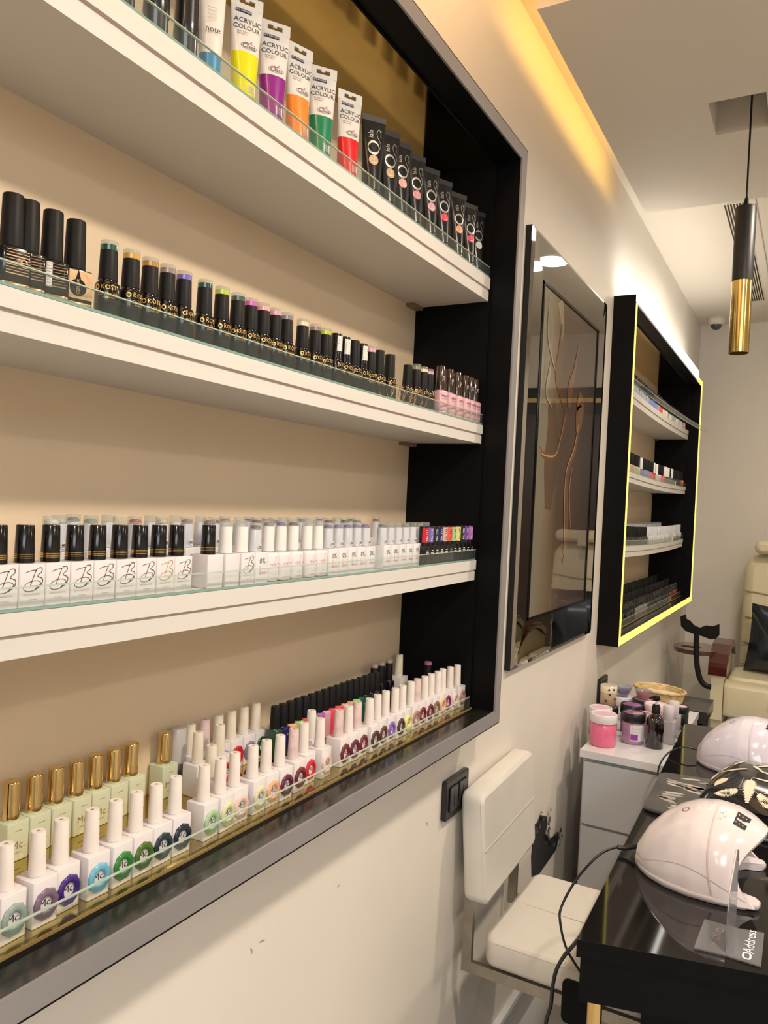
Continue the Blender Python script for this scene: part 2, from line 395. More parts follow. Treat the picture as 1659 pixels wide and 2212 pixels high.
def jb_body(style):
    m = MB(); W_ = .0285
    if style == 'round':
        m.rbox(0,0,0,.040,.0285,.0285,.009,BODW,.004,5)
    else:
        m.rbox(0,0,0,.0420,W_,W_,.0016,BODW if style != 'zero' else BODC,.0006,2)
    m.lathe([(.0075,.040),(.0075,.0445)], BODW, 14)
    X = W_/2+.0003
    if style == 'jb' or style == 'jbtan':
        ink = TXTK if style == 'jb' else mat('tan_foil',(.45,.30,.14),.4)
        F = front_map(X,.026)
        m.ribbon([(.0105*cos(t*pi/12)*.9-.0005, -.0055+.0048*sin(t*pi/12)+.0016*cos(t*pi/12)) for t in range(25)],.00055,ink,F)
        m.ribbon(smoothcurve([(-.008,.0075),(-.004,.0090),(.0015,.0098),(.004,.0092)],4),.0006,ink,F)
        m.ribbon(smoothcurve([(.0035,.0105),(-.0002,.001),(-.003,-.0065)],5),.0007,ink,F)
        m.ribbon(smoothcurve([(.004,.0115),(.009,.0118),(.0095,.008),(.005,.004),(.0105,.001),(.0100,-.004),(.006,-.008)],5),.0007,ink,F)
        m.add([F(.0008,-.0105),F(.0085,-.0055),F(.0098,-.003),F(.0045,-.0065)],[(0,1,2,3)],ink)
        gr_ = mat('faint_grey_print',(.55,.52,.50),.6)
        m.ribbon([(-.010,0),(.008,0)],.0012,gr_,front_map(X,.0125)); m.ribbon([(-.004,0),(.005,0)],.0009,gr_,front_map(X,.0075))
    if style == 'zero':
        m.text('0%', .0105, TXTK, front_map(X,.030)); m.text('.', .010, TXTR, front_map(X,.030,.009))
        v,f = textgeo('BEAUTY'); F = front_map(X,.018,-.004); m.add([F(-y*.0035, x*.0035) for x,y in v],f,TXTR)
        m.ribbon([(-.002,0),(.009,0)],.0022,mat('pink_print',(.8,.35,.42),.6),front_map(X,.014))
    if style == 'round':
        F = front_map(.0145,.024); pk = mat('rose_print',(.72,.22,.30),.6)
        m.ribbon(smoothcurve([(-.010,-.001),(-.007,.002),(-.005,-.002),(-.002,.0025),(.001,-.002),(.004,.0012),(.010,.001)],4),.0006,pk,F)
        m.ribbon([(.000,-.002),(.003,.012)],.0004,pk,F); m.ribbon([(-.005,0),(.005,0)],.0007,mat('faint_grey_print',(.55,.52,.50),.6),front_map(.0145,.010))
    return m.mesh('bottle_body')
def jb_cap(kind):
    m = MB()
    if kind == 'black':
        m.lathe([(.0096,.0425),(.0094,.045),(.0085,.078),(.0078,.079)], GBLACK, 20)
        g = mat('thin_gold_ring',(.85,.58,.20),.2,metal=1.)
        for z in (.0468,.0486,.0504): m.lathe([(.0097,z),(.0097,z+.0006)], g, 20)
    elif kind == 'white': m.lathe([(.0092,.0425),(.0090,.045),(.0082,.076),(.0078,.077)], CAPW if False else mat('plain_white_cap',(.82,.82,.80),.4), 20)
    else:
        lg = mat('lilac_grey_cap',(.62,.64,.70),.3,coat=.3)
        m.lathe([(.0094,.0425),(.0092,.045),(.0084,.072),(.0080,.073)], lg, 20)
        W_ = mat('badge_white',(.8,.78,.74),.5); F = cyl_map(.0093,.049,.0006); pts = [(.0042*cos(t*pi/8),.0042*sin(t*pi/8)) for t in range(16)]
        m.add([F(*q) for q in pts],[tuple(range(16))],W_,True)
        for v_ in (-.0014,0,.0014): m.ribbon([(-.003,v_),(-.001,v_),(.001,v_),(.003,v_)],.0006,TXTK,cyl_map(.0093,.049,.0009))
    return m.mesh('cap')
def jb_top(c, z0):
    m = MB(); m.lathe([(.0080,z0),(.0083,z0+.001),(.0083,z0+.0080),(.0080,z0+.0086)], CLEARP, 18)
    if c is not None: m.lathe([(.0070,z0+.0012),(.0068,z0+.0035),(.0052,z0+.0052),(.002,z0+.0058)], c, 16)
    return m.mesh('clear_cap_top')

def mc_body(c=None):
    m = MB(); m.rbox(0,0,0,.0455,.0295,.0285,.0016,BODW,.0006,2); m.lathe([(.008,.045),(.008,.048)],BODW,14)
    F = front_map(.0150,.0215); m.text('Mc.', .0105, TXTK, F)
    return m.mesh('bottle_body')
def mc_cap(mt=None):
    m = MB(); m.lathe([(.0086,.047),(.0084,.0485),(.0072,.0890),(.0068,.0897)], mt or CAPW, 22)
    m.text('85', .004, TXTK, lambda u, v: (-v, u, .0899)); return m.mesh('cap')
def mc_ring(c):
    m = MB(); n = 9; q = 8; vs = []; fs = []
    for i in range(n):
        a = 2*pi*i/n+.2
        for j in range(q):
            b_ = 2*pi*j/q; rr = .0108+.0041*cos(b_)
            vs.append((.0150+.0022*sin(b_)+.0006, rr*cos(a), .0205+rr*sin(a)*1.10))
    for i in range(n):
        for j in range(q): fs.append((i*q+j, ((i+1)%n)*q+j, ((i+1)%n)*q+(j+1)%q, i*q+(j+1)%q))
    m.add(vs, fs, c, True); return m.mesh('painted_ring')
def gold_body():
    m = MB(); g = mat('pale_green_bottle',(.66,.70,.52),.35,coat=.2); m.rbox(0,0,0,.0450,.0285,.0285,.0016,g,.0006,2); m.lathe([(.009,.045),(.009,.048)],g,14)
    ink = mat('bronze_ink',(.30,.20,.08),.5); F = front_map(.0145,.018); m.text('Mc.', .013, ink, F)
    m.ribbon([(-.006,0),(.004,0)],.0007,ink,front_map(.0145,.0095)); m.ribbon([(-.004,0),(.005,0)],.0006,ink,front_map(.0145,.035)); return m.mesh('bottle_body')
def gold_cap():
    g = mat('brushed_gold_cap',(.80,.60,.28),.10,metal=1.,noise=.1,nscale=90); m = MB(); m.lathe([(.0098,.047),(.0098,.0535),(.0092,.0545),(.0094,.0885),(.0088,.0900),(.0070,.0900)], g, 24); return m.mesh('cap')
def poly_body(c):
    m = MB(); m.rbox(0,0,0,.0495,.0225,.0205,.004,c,.002,3); m.lathe([(.010,.0495),(.009,.052)],c,14); m.text('n', .007, TXTW, front_map(.0116,.038)); return m.mesh('bottle_body')
def poly_cap():
    m = MB(); m.lathe([(.0092,.051),(.0090,.053),(.0082,.0885),(.0077,.0893)], MATTE, 18); return m.mesh('cap')

# measured standing points (x, y) along the shelves
TALL = [(-0.012, 0.4574), (-0.012, 0.4743), (-0.012, 0.501), (-0.012, 0.5279)]
KOST = [(-0.015, 0.5731), (-0.015, 0.6039), (-0.015, 0.6319), (-0.015, 0.6588), (-0.015, 0.6857), (-0.015, 0.7222), (-0.015, 0.7539), (-0.015, 0.7847), (-0.015, 0.8116), (-0.015, 0.8385), (-0.015, 0.8654), (-0.015, 0.8923), (-0.015, 0.9319), (-0.015, 0.9647), (-0.015, 0.9927), (-0.015, 1.0248), (-0.015, 1.0517), (-0.015, 1.0786), (-0.015, 1.1055), (-0.015, 1.1324), (-0.015, 1.1622), (-0.015, 1.2011), (-0.015, 1.2711), (-0.015, 1.3053), (-0.015, 1.3354), (-0.015, 1.3623)]
PINK = [(0.001, 1.3818), (0.001, 1.4219), (0.001, 1.4612), (0.001, 1.5001), (0.001, 1.5303), (0.001, 1.5643)]
JBF = [(-0.012, 0.4565), (-0.012, 0.4822), (-0.012, 0.5097), (-0.012, 0.5406), (-0.012, 0.5683), (-0.012, 0.603), (-0.012, 0.6312), (-0.012, 0.6604), (-0.012, 0.6897), (-0.012, 0.7468), (-0.012, 0.7796), (-0.012, 0.8114), (-0.012, 0.836), (-0.012, 0.8679), (-0.012, 0.8926), (-0.012, 0.9288), (-0.012, 0.9646), (-0.012, 0.9922), (-0.012, 1.0183), (-0.012, 1.0481), (-0.012, 1.0778), (-0.012, 1.1043), (-0.012, 1.1302), (-0.012, 1.1982), (-0.012, 1.2276), (-0.012, 1.2453), (-0.012, 1.2765), (-0.012, 1.3088), (-0.012, 1.3364), (-0.012, 1.3609)]
SMB = [(0.003, 1.3569), (0.003, 1.378), (0.003, 1.3974), (0.003, 1.4194), (0.003, 1.4398), (0.003, 1.4606), (0.003, 1.4819), (0.003, 1.5037), (0.003, 1.5285), (0.003, 1.554), (0.003, 1.5829)]
JBB = [(-0.098, 0.5907), (-0.134, 0.6388), (-0.098, 0.6348), (-0.134, 0.6927), (-0.098, 0.7041), (-0.134, 0.7649), (-0.098, 0.7505), (-0.134, 0.8122), (-0.098, 0.7973), (-0.134, 0.8634), (-0.098, 0.852), (-0.134, 0.9168), (-0.098, 0.9085), (-0.134, 0.9759), (-0.098, 0.9495), (-0.134, 1.0191), (-0.098, 0.9942), (-0.134, 1.0663), (-0.098, 1.042), (-0.134, 1.121), (-0.098, 1.0946), (-0.134, 1.1797), (-0.098, 1.1541), (-0.134, 1.2365), (-0.098, 1.2087), (-0.134, 1.2869), (-0.098, 1.2517), (-0.134, 1.3877)]
MCF = [(-0.0035, 0.4734), (-0.0035, 0.5088), (-0.0079, 0.539), (-0.0035, 0.5746), (-0.0035, 0.6064), (-0.0035, 0.6366), (-0.0035, 0.6668), (-0.0035, 0.6986), (-0.0035, 0.7491), (-0.0035, 0.7799), (-0.005, 0.8101), (-0.0046, 0.8481), (-0.0052, 0.879), (-0.0035, 0.9092), (-0.006, 0.9462), (-0.013, 0.9824), (-0.0066, 1.018), (-0.044, 1.0478), (-0.011300000000000001, 1.0801), (-0.0106, 1.1103), (-0.013, 1.1424), (-0.008199999999999999, 1.1755), (-0.012, 1.2103), (-0.013, 1.2431), (-0.0094, 1.2733), (-0.009899999999999999, 1.3035), (-0.0115, 1.3415), (-0.012799999999999999, 1.3723), (-0.011200000000000002, 1.4025), (-0.0114, 1.4327), (-0.0104, 1.4629), (-0.013, 1.4931), (-0.008799999999999999, 1.5233), (-0.0055, 1.5535)]
MCM = [(-0.105, 0.848), (-0.05, 0.8145), (-0.105, 0.895), (-0.142, 0.872), (-0.142, 0.903), (-0.142, 0.934), (-0.142, 0.965), (-0.142, 0.996), (-0.142, 1.027)]
GOLD = [(-0.1415, 0.577), (-0.1415, 0.607), (-0.1415, 0.637), (-0.1415, 0.667), (-0.1415, 0.697), (-0.1415, 0.727), (-0.1415, 0.757), (-0.1415, 0.819)]
GREYB = (-0.142, 0.846)
BLK = [(-0.111, 1.04), (-0.111, 1.0613), (-0.111, 1.0826), (-0.111, 1.1039), (-0.111, 1.1252), (-0.111, 1.1465), (-0.111, 1.1678), (-0.111, 1.1891), (-0.111, 1.2104), (-0.111, 1.2317), (-0.111, 1.253), (-0.111, 1.2743), (-0.111, 1.2956), (-0.111, 1.3169), (-0.111, 1.3382), (-0.111, 1.3595), (-0.111, 1.3808), (-0.136, 1.4151), (-0.136, 1.4451), (-0.136, 1.4802)]
CREAMB = (-0.14, 1.535)
DARKB = (-0.07, 1.54)
ACR = [(-0.012, 0.7722), (-0.012, 0.8309), (-0.012, 0.8897), (-0.012, 0.9487), (-0.012, 1.0254)]
BTB = [(-0.008, 1.0949), (-0.008, 1.1496), (-0.008, 1.195), (-0.008, 1.2504), (-0.008, 1.3122), (-0.008, 1.3706), (-0.008, 1.4428), (-0.008, 1.5036), (-0.008, 1.5902)]
FLB = [(-0.012, 0.5719), (-0.012, 0.6206), (-0.012, 0.6676)]
WTB = (-0.012, 0.7089)
# ------------------------------------------------------------------ polish colours
PC = {'teal':(.01,.09,.07),'gold':(.62,.36,.05),'bronze':(.45,.24,.04),'taupe':(.30,.24,.22),'violet':(.20,.14,.50),'forest green':(.01,.08,.05),
 'lime':(.48,.62,.06),'slate green':(.06,.10,.08),'magenta':(.62,.14,.50),'blush':(.78,.45,.42),'pink':(.75,.38,.50),'grey':(.25,.23,.25),'cream':(.82,.72,.52),
 'mauve':(.30,.20,.22),'olive':(.28,.30,.12),'peach':(.85,.42,.24),'purple':(.16,.05,.38),'brown':(.12,.04,.03),'wine':(.16,.01,.03),'white':(.75,.73,.72),
 'sage grey':(.28,.38,.36),'dusty mauve':(.20,.13,.20),'deep indigo':(.045,.012,.19),'sky blue':(.16,.48,.68),'green':(.03,.22,.04),'olive green':(.06,.15,.02),
 'navy':(.008,.022,.045),'blue black':(.010,.03,.045),'pale green':(.38,.58,.34),'yellow green':(.66,.72,.42),'shell pink':(.80,.56,.52),'ivory':(.70,.66,.46),
 'apricot':(.85,.45,.25),'plum':(.13,.01,.05),'maroon':(.17,.012,.022),'nude pink':(.82,.60,.55),'dark brown':(.08,.02,.02),'lilac purple':(.24,.12,.50),'lemon':(.78,.76,.22),
 'rosewood':(.42,.22,.18),'khaki brown':(.19,.15,.07),'berry':(.26,.01,.10),'red':(.60,.01,.03),'periwinkle':(.22,.30,.68),'grey violet':(.22,.19,.32),'bottle green':(.01,.07,.035),
 'dark navy':(.01,.01,.12),'neon green':(.20,.78,.12),'orange red':(.85,.08,.03),'hot pink':(.85,.07,.13),'coral':(.85,.10,.06),'black':(.006,.007,.008),'bright purple':(.45,.14,.50),'tan':(.62,.42,.24),'light green':(.35,.62,.20),
 'clear blue':(.45,.52,.62),'silver white':(.70,.70,.70),'rose':(.70,.30,.36),'orange':(.85,.30,.04)}
for k, c in PC.items(): col(k, c)
def P(c): return MATS['polish_'+c]
def spaced(rows, gap, ymax=9):
    """keep neighbours of one row from touching"""
    out = list(rows)
    for i in range(1, len(out)):
        if out[i][1] < out[i-1][1]+gap: out[i] = (out[i][0], out[i-1][1]+gap)
    if out[-1][1] > ymax: out[-1] = (out[-1][0], ymax)
    for i in range(len(out)-2, -1, -1):
        if out[i][1] > out[i+1][1]-gap: out[i] = (out[i][0], out[i+1][1]-gap)
    return out
def top(s, y, d=0): return (SH[s][1]+sag(s, y)) + .0004 if s else .9884
rnd = random.Random(3)

# ---- second shelf from the top: tall bottles, gold lettered bottles, pink bottles
g = 'tall black gel bottles at the left end of the second shelf'
TL = ['tall matte black capped bottle with a foil letter e, far left of second shelf','tall matte black capped bottle with foil stripes, second from left on second shelf',
      'tall matte black capped bottle with a white sticker, third from left on second shelf','tall matte black capped bottle with a rose gold panel and black drop, second shelf']
for i, (x, y) in enumerate(TALL):
    put('gel_polish_bottle', TL[i], 'bottle', g, [('bottle_body', cached(f'tb{i}', lambda: tall_body(i+1))), ('cap', cached('tcap', tall_cap))], (x,y,top('s2',y)), R([-14,-20,-25,-16][i]))
KC = ['teal','gold','bronze','taupe','violet','forest green','lime','slate green','magenta','blush','pink','grey','cream','mauve','lime','L','L',None,'L','pink',None,None,None,'olive','cream','pink']
kpos = KOST
rot = [-28,14,-6,4,26,6,10,-6,14,18,6,4,10,12,-8,30,14,-10,24,-24,8,16,30,8,24,20]
for i, (x, y) in enumerate(kpos):
    c = KC[i]; n = ordn(i+1)
    if c == 'L':
        ps = [('bottle_body', cached('kbplain', kost_body)), ('cap', cached('pcapL', lambda: plain_cap(True)), 'black cap with a white paper sticker')]; lab = f'black bottle with white sticker on cap, {n} gold-lettered bottle from left, second shelf'
    elif c is None:
        ps = [('bottle_body', cached('kb', kost_body)), ('cap', cached('pcap', lambda: plain_cap(False)))]; lab = f'all-black bottle without colour band, {n} gold-lettered bottle from left, second shelf'
    else: ps = kost(c); lab = f'black gel bottle with {c} cap band, {n} gold-lettered bottle from left, second shelf'
    put('gel_polish_bottle', lab, 'bottle', 'black gel polish bottles with gold lettering on the second shelf', ps, (x, y, top('s2',y)), R(-6+rot[i]), .93 if i == 22 else 1)
for i, (x, y) in enumerate(spaced(PINK, .0262, 1.5555)):
    put('nail_polish_bottle', f'sheer pink polish bottle with dark brown cap, {ordn(i+1)} of six at right end, second shelf', 'bottle', 'sheer pink polish bottles at the right end of the second shelf',
        [('bottle_body', cached('pkb', pink_body)), ('cap', cached('pkc', pink_cap))], (x, y, top('s2',y)), R(-6 if i else -16), 1.05)
# coiled gold wire lying behind the lip
m = MB(); gw = mat('gold_wire',(.85,.50,.22),.25,metal=1.)
for k in range(7):
    cy = 1.155+.022*k; m.tube([(.006+.0012*sin(a*pi/8)+.003*(k%2), cy+.026*cos(a*pi/8), SH['s2'][1]-.004+.019+.0145*sin(a*pi/8)) for a in range(17)], .0006, gw, 5, caps=False)
tag(m.build('wire_coil'), 'coil of thin gold wire standing behind the glass lip of the second shelf', 'wire')

# ---- third shelf, front row
g3 = 'front row of bottles on the third shelf'
def jb(style, cap, topc=None, toplabel=None):
    ps = [('bottle_body', cached('jb'+style, lambda: jb_body(style))), ('cap', cached('jc'+cap, lambda: jb_cap(cap)))]
    z0 = {'black':.079,'white':.077,'lilac':.073}[cap]
    if topc == 'clear': ps.append(('clear_cap_top', cached('jt'+cap+'clear', lambda: jb_top(None, z0))))
    elif topc: ps.append(('clear_cap_top', cached('jt'+cap+topc, lambda: jb_top(P(topc), z0))))
    return ps
F3 = ([('jb','black',t) for t in (None,None,'white',None,None,'clear',None,None,None)] + [('plain','black','brown'),('plain','white','clear'),('jb','white','clear'),('zero','lilac','brown')] +
      [('round','white',t) for t in ('grey','purple','brown','clear','clear')] + [('zero','lilac',t) for t in ('purple','violet','purple','violet','purple')] +
      [('zero','lilac',t) for t in ('slate green','clear','clear','mauve','clear','taupe','clear')])
D3 = {'jb':'monogrammed square','plain':'plain square','zero':'0%-marked square','round':'pink-scribbled rounded'}
for i, (x, y) in enumerate(spaced(JBF, .0291)):
    st, cp, tp = F3[i]; sty = 'jbtan' if i in (7,) else st
    cpn = {'black':'black','white':'white','lilac':'lilac-grey'}[cp]
    tn = '' if not tp else (' with clear top' if tp == 'clear' else f' showing {tp}')
    put('gel_polish_bottle', f'{D3[st]} bottle, {cpn} cap{tn}, {ordn(i+1)} on third shelf front', 'bottle', g3, jb(sty, cp, tp), (x-.0005, y, top('s3',y)), R(rnd.uniform(-1,1)))
def small_black(c, lab):
    def f():
        m = MB(); m.rbox(0,0,0,.038,.0215,.0215,.004,GBLACK,.0015,3); m.lathe([(.008,.038),(.008,.041)],GBLACK,12)
        F = front_map(.0112,.026); m.ribbon([(-.003,.002),(.003,.002)],.0016,TXTW,F); m.ribbon([(-.005,-.002),(.005,-.002)],.0012,TXTW,F); m.ribbon([(-.004,-.005),(.004,-.005)],.0008,TXTW,F)
        return m.mesh('bottle_body')
    def h():
        m = MB(); m.lathe([(.0090,.040),(.0088,.0735),(.0084,.0745)],GBLACK,18)
        cm = mat('sticker_'+c, PC[c], .5); n = 9; A = cyl_map(.0090,.057,.0005); vs = [A(-.011+.022*i/(n-1), v) for v in (-.013,.0155) for i in range(n)]
        m.add(vs,[(i,i+1,i+1+n,i+n) for i in range(n-1)],cm,True)
        v, f = textgeo(lab); B = cyl_map(.0090,.058,.0009); m.add([B(-y*.0075-.001, x*.0075) for x, y in v], f, TXTW if c in ('red','purple','black','dark navy','violet','bright purple') else TXTK)
        v, f = textgeo('SHADE'); m.add([B(-y*.0042+.006, x*.0042) for x, y in v], f, TXTW)
        return m.mesh('cap')
    return [('bottle_body', cached('sb', f)), ('cap', cached('sbc'+c+lab, h), f'black cap wrapped in a {c} sticker')]
SB = [('red','No.311'),('violet','No.318'),('black','No.320'),('dark navy','No.322'),('blush','No.338'),('coral','No.341'),('pale green','No.145'),('lemon','No.147'),('black','No.150'),('purple','No.152'),('bright purple','No.156')]
for i, (x, y) in enumerate(spaced(SMB, .0222, 1.5570)):
    c, l = SB[i]
    put('nail_polish_bottle', f'small black bottle, {c} sticker on cap, {ordn(i+1)} from left, third shelf right end', 'bottle', 'small black bottles with bright cap stickers at the right end of the third shelf', small_black(c, l), (x, y, top('s3',y)), R(-8))
BK = ['white','grey','sage grey','clear','red','clear','cream','clear','taupe','clear','brown','brown','clear','purple','brown','rose','navy','cream','clear','grey','clear','violet','brown','cream','teal','slate green','grey','maroon']
for i, (x, y) in enumerate(JBB):
    put('gel_polish_bottle', f'grey-capped bottle, {BK[i]} swatch on top, {ordn(i+1)} from left, third shelf back', 'bottle', 'back row of lilac-grey capped bottles on the third shelf', jb('zero','lilac',BK[i]), (x, y, top('s3',y)), R(rnd.uniform(-3,3)), 1.045)

# ---- bottom gold shelf
gF = 'white square bottles with painted rings in front on the gold shelf'
MCC = ['sage grey','dusty mauve','deep indigo','sky blue','green','olive green','blue black','navy','pale green','yellow green','shell pink','ivory','apricot','plum','maroon','red','nude pink',
       'red','maroon','plum','maroon','dark brown','brown','lilac purple','dark brown','lemon','rosewood','maroon','wine','khaki brown','apricot','berry','nude pink','rosewood']
def mc(c, capm=None, body=True):
    return [('bottle_body', cached('mcb', mc_body)), ('cap', cached('mcc'+(capm.name if capm else ''), lambda: mc_cap(capm))), ('painted_ring', cached('mcr'+c, lambda: mc_ring(P(c))), f'{c} painted ring')]
STAIN = mat('pink_stained_cap', (.80,.62,.62), .55, noise=.28, nscale=70)
for i, (x, y) in enumerate(MCF):
    put('gel_polish_bottle', f'white bottle with {MCC[i]} ring, {ordn(i+1)} from left, gold shelf front row', 'bottle', gF, mc(MCC[i], STAIN if i in (14,18,20,27) else None), (x, y, .9884), R(rnd.uniform(-3,3)))
MM = ['red','red','red','red','periwinkle','periwinkle','red','grey violet','bottle green']
for i, (x, y) in enumerate(MCM):
    put('gel_polish_bottle', f'cream-capped bottle with {MM[i]} ring, {ordn(i+1)} from left, gold shelf back row', 'bottle', 'cream-capped square bottles in the back rows of the gold shelf', mc(MM[i], STAIN if i == 4 else CAPC), (x, y, .9884), R(rnd.uniform(-3,3)))
for i, (x, y) in enumerate(GOLD):
    put('gel_polish_bottle', f'pale green square bottle with shiny gold cap, {ordn(i+1)} from left along the gold shelf back' if i < 7 else 'pale green gold-capped bottle standing apart beside the white-capped bottles', 'bottle', 'gold-capped pale green bottles on the gold shelf',
        [('bottle_body', cached('gob', gold_body)), ('cap', cached('goc', gold_cap), 'shiny gold cap')], (x, y, .9884), R(rnd.uniform(-4,4)))
# grey translucent cap bottle
x, y = GREYB
put('gel_polish_bottle', 'bottle with translucent grey cap between gold-capped and cream-capped bottles on the gold shelf', 'bottle', None,
    [('bottle_body', cached('grb', lambda: MB().rbox(0,0,0,.040,.022,.022,.005,mat('smoked_silver',(.22,.22,.25),.12,metal=.6),.002,3).mesh('bottle_body'))), ('cap', cached('grc', lambda: MB().lathe([(.0125,.040),(.0118,.0890),(.0110,.0900)],mat('frosted_grey_cap',(.50,.47,.47),.35,coat=.4),20).mesh('cap')))], (x,y,.9884))
BC = ['bottle green','dark navy','apricot','light green','orange red','neon green','bright purple','pink','hot pink','coral','blush','tan','neon green','teal','black','black','black','black','black','black']
for i, (x, y) in enumerate(BLK):
    c = BC[i]
    ps = [('bottle_body', cached('pb'+c, lambda: poly_body(P(c)))), ('cap', cached('pbc', poly_cap))]
    if i >= 17: ps.append(('clear_cap_top', cached('pbt', lambda: jb_top(P('rose'), .0893))))
    put('nail_polish_bottle', f'{c} bottle with matte black cap, {ordn(i+1)} from left, gold shelf back', 'bottle', 'black-capped bright polish bottles at the back of the gold shelf', ps, (x, y, .9884), R(rnd.uniform(-3,3)), .97)
x, y = CREAMB
put('gel_polish_bottle', 'cream-capped bottle with pale green ring in the back right corner, gold shelf', 'bottle', None, mc('pale green', CAPC), (x,y,.9884), R(-3), 1.08)
x, y = DARKB
put('nail_polish_bottle', 'dark bottle with a small pink cap band against the black side panel', 'bottle', None,
    [('bottle_body', cached('kbplain2', lambda: poly_body(P('black')))), ('cap', cached('pbc', poly_cap)), ('color_band', cached('dkb', lambda: MB().lathe([(.0089,.0893),(.0089,.0960)],mat('rose_band',(.45,.15,.24),.5),18).mesh('color_band')))], (x,y,.9884), 0, .93)

# ------------------------------------------------------------------ top shelf: paint tubes
def tube_profile(H, z0, wb, wt, T, n=22):
    """returns surface helpers for a crimped tube: round at the shoulder, flat at the top"""
    def wd(t): return wb+(wt-wb)*t
    def dp(t): return wb*(1-t)**.8*(1) + .0008
    return wd, dp
def acrylic_tube(cn):
    wb, wt, z0, H = .0148, .0205, .014, .112
    def ring(t, n=24):
        wd = wb+(wt-wb)*t; dp = wb*(1-t)**.85+.0010
        return [(dp*cos(2*pi*j/n), wd*sin(2*pi*j/n), z0+H*t) for j in range(n)]
    body = MB(); W_ = mat('tube_white_film',(.80,.78,.76),.22,coat=.5); C = P(cn) if 'polish_'+cn in MATS else None
    ts = [0,.06,.15,.25,.35,.42,.49]; body.loft([ring(t) for t in ts], C, True, False); body.loft([ring(t) for t in (.49,.55,.6,.7,.8,.9,1)], W_, True, False)
    body.loft([[(.009*cos(2*pi*j/24),.009*sin(2*pi*j/24),z0-.004) for j in range(24)], ring(0)], C, True, True)
    # flat crimp with a hanger slot
    zc = z0+H; a = .0205
    for b0, b1, c0, c1 in ((-a,a,0,.004),(-a,a,.010,.0145),(-a,-.010,.004,.010),(.010,a,.004,.010)): body.box((-.0009,b0,zc+c0),(.0009,b1,zc+c1),W_)
    body.box((-.0009,-.0025,zc+.0075),(.0009,.0025,zc+.010),W_)
    def F(u, v):
        t = (v-z0)/H; wd = wb+(wt-wb)*t; dp = wb*max(1-t,0)**.85+.0010
        return (dp*math.sqrt(max(0,1-(u/wd)**2))+.0006, u, v)
    nv = mat('navy_print',(.03,.03,.07),.4)
    body.add([F(-.0145,.1180),F(.0055,.1180),F(.0055,.1225),F(-.0145,.1225)],[(0,1,2,3)],nv)
    body.text('ART RANGERS', .0034, TXTW, lambda u,v:(lambda p:(p[0]+.0004,p[1],p[2]))(F(u-.0045,.1201+v)))
    body.text('ACRYLIC', .0088, nv, lambda u,v: F(u+.001,.1080+v)); body.text('COLOUR', .0082, nv, lambda u,v: F(u-.0005,.0995+v))
    body.text('75 ml 2.5 oz', .0028, nv, lambda u,v: F(u-.006,.0935+v)); body.text('9001 Series', .0026, nv, lambda u,v: F(u-.0065,.0905+v))
    body.text('Class', .0078, nv, lambda u,v: F(u+.002,.0765+v))
    body.ribbon([(.0100*cos(t*pi/12)+.002,.0040*sin(t*pi/12)) for t in range(25)],.0004,nv,lambda u,v: F(u,.0765+v))
    body.ribbon([(-.001,.004),(.001,.0015),(.006,.006)],.0011,TXTR,lambda u,v: F(u,.0772+v))
    W2 = mat('print_patch',(.72,.70,.76),.4); body.add([F(.001,.017),F(.0115,.017),F(.0115,.029),F(.001,.029)],[(0,1,2,3)],W2)
    for k in range(4): body.ribbon([(.0025,.0195+.0023*k),(.010,.0195+.0023*k)],.0009,mat('faint_grey_print',(.55,.52,.50),.6),lambda u,v:(F(u,v)[0]+.0003,u,v))
    cap = MB().lathe([(.0100,0),(.0104,.001),(.0098,.0105),(.0085,.011)], P(cn), 20)
    return [('tube_body', body.mesh('tube_body')), ('cap', cap.mesh('cap'))]
PC2 = {'bright yellow':(.78,.76,.0),'royal purple':(.27,.01,.27),'tangerine':(.90,.27,.03),'emerald':(.0,.22,.10),'scarlet':(.72,.01,.02)}
for k, c in PC2.items(): col(k, c); PC[k] = c
for i, ((x, y), c, r_) in enumerate(zip(ACR, PC2, (-30,-34,-20,-38,-28))):
    put('paint_tube', f'white acrylic paint tube with {c} lower half standing on the top shelf', 'tube', 'acrylic colour tubes on the top shelf', acrylic_tube(c), (x, y, top('s1',y)), R(r_), 1.06)
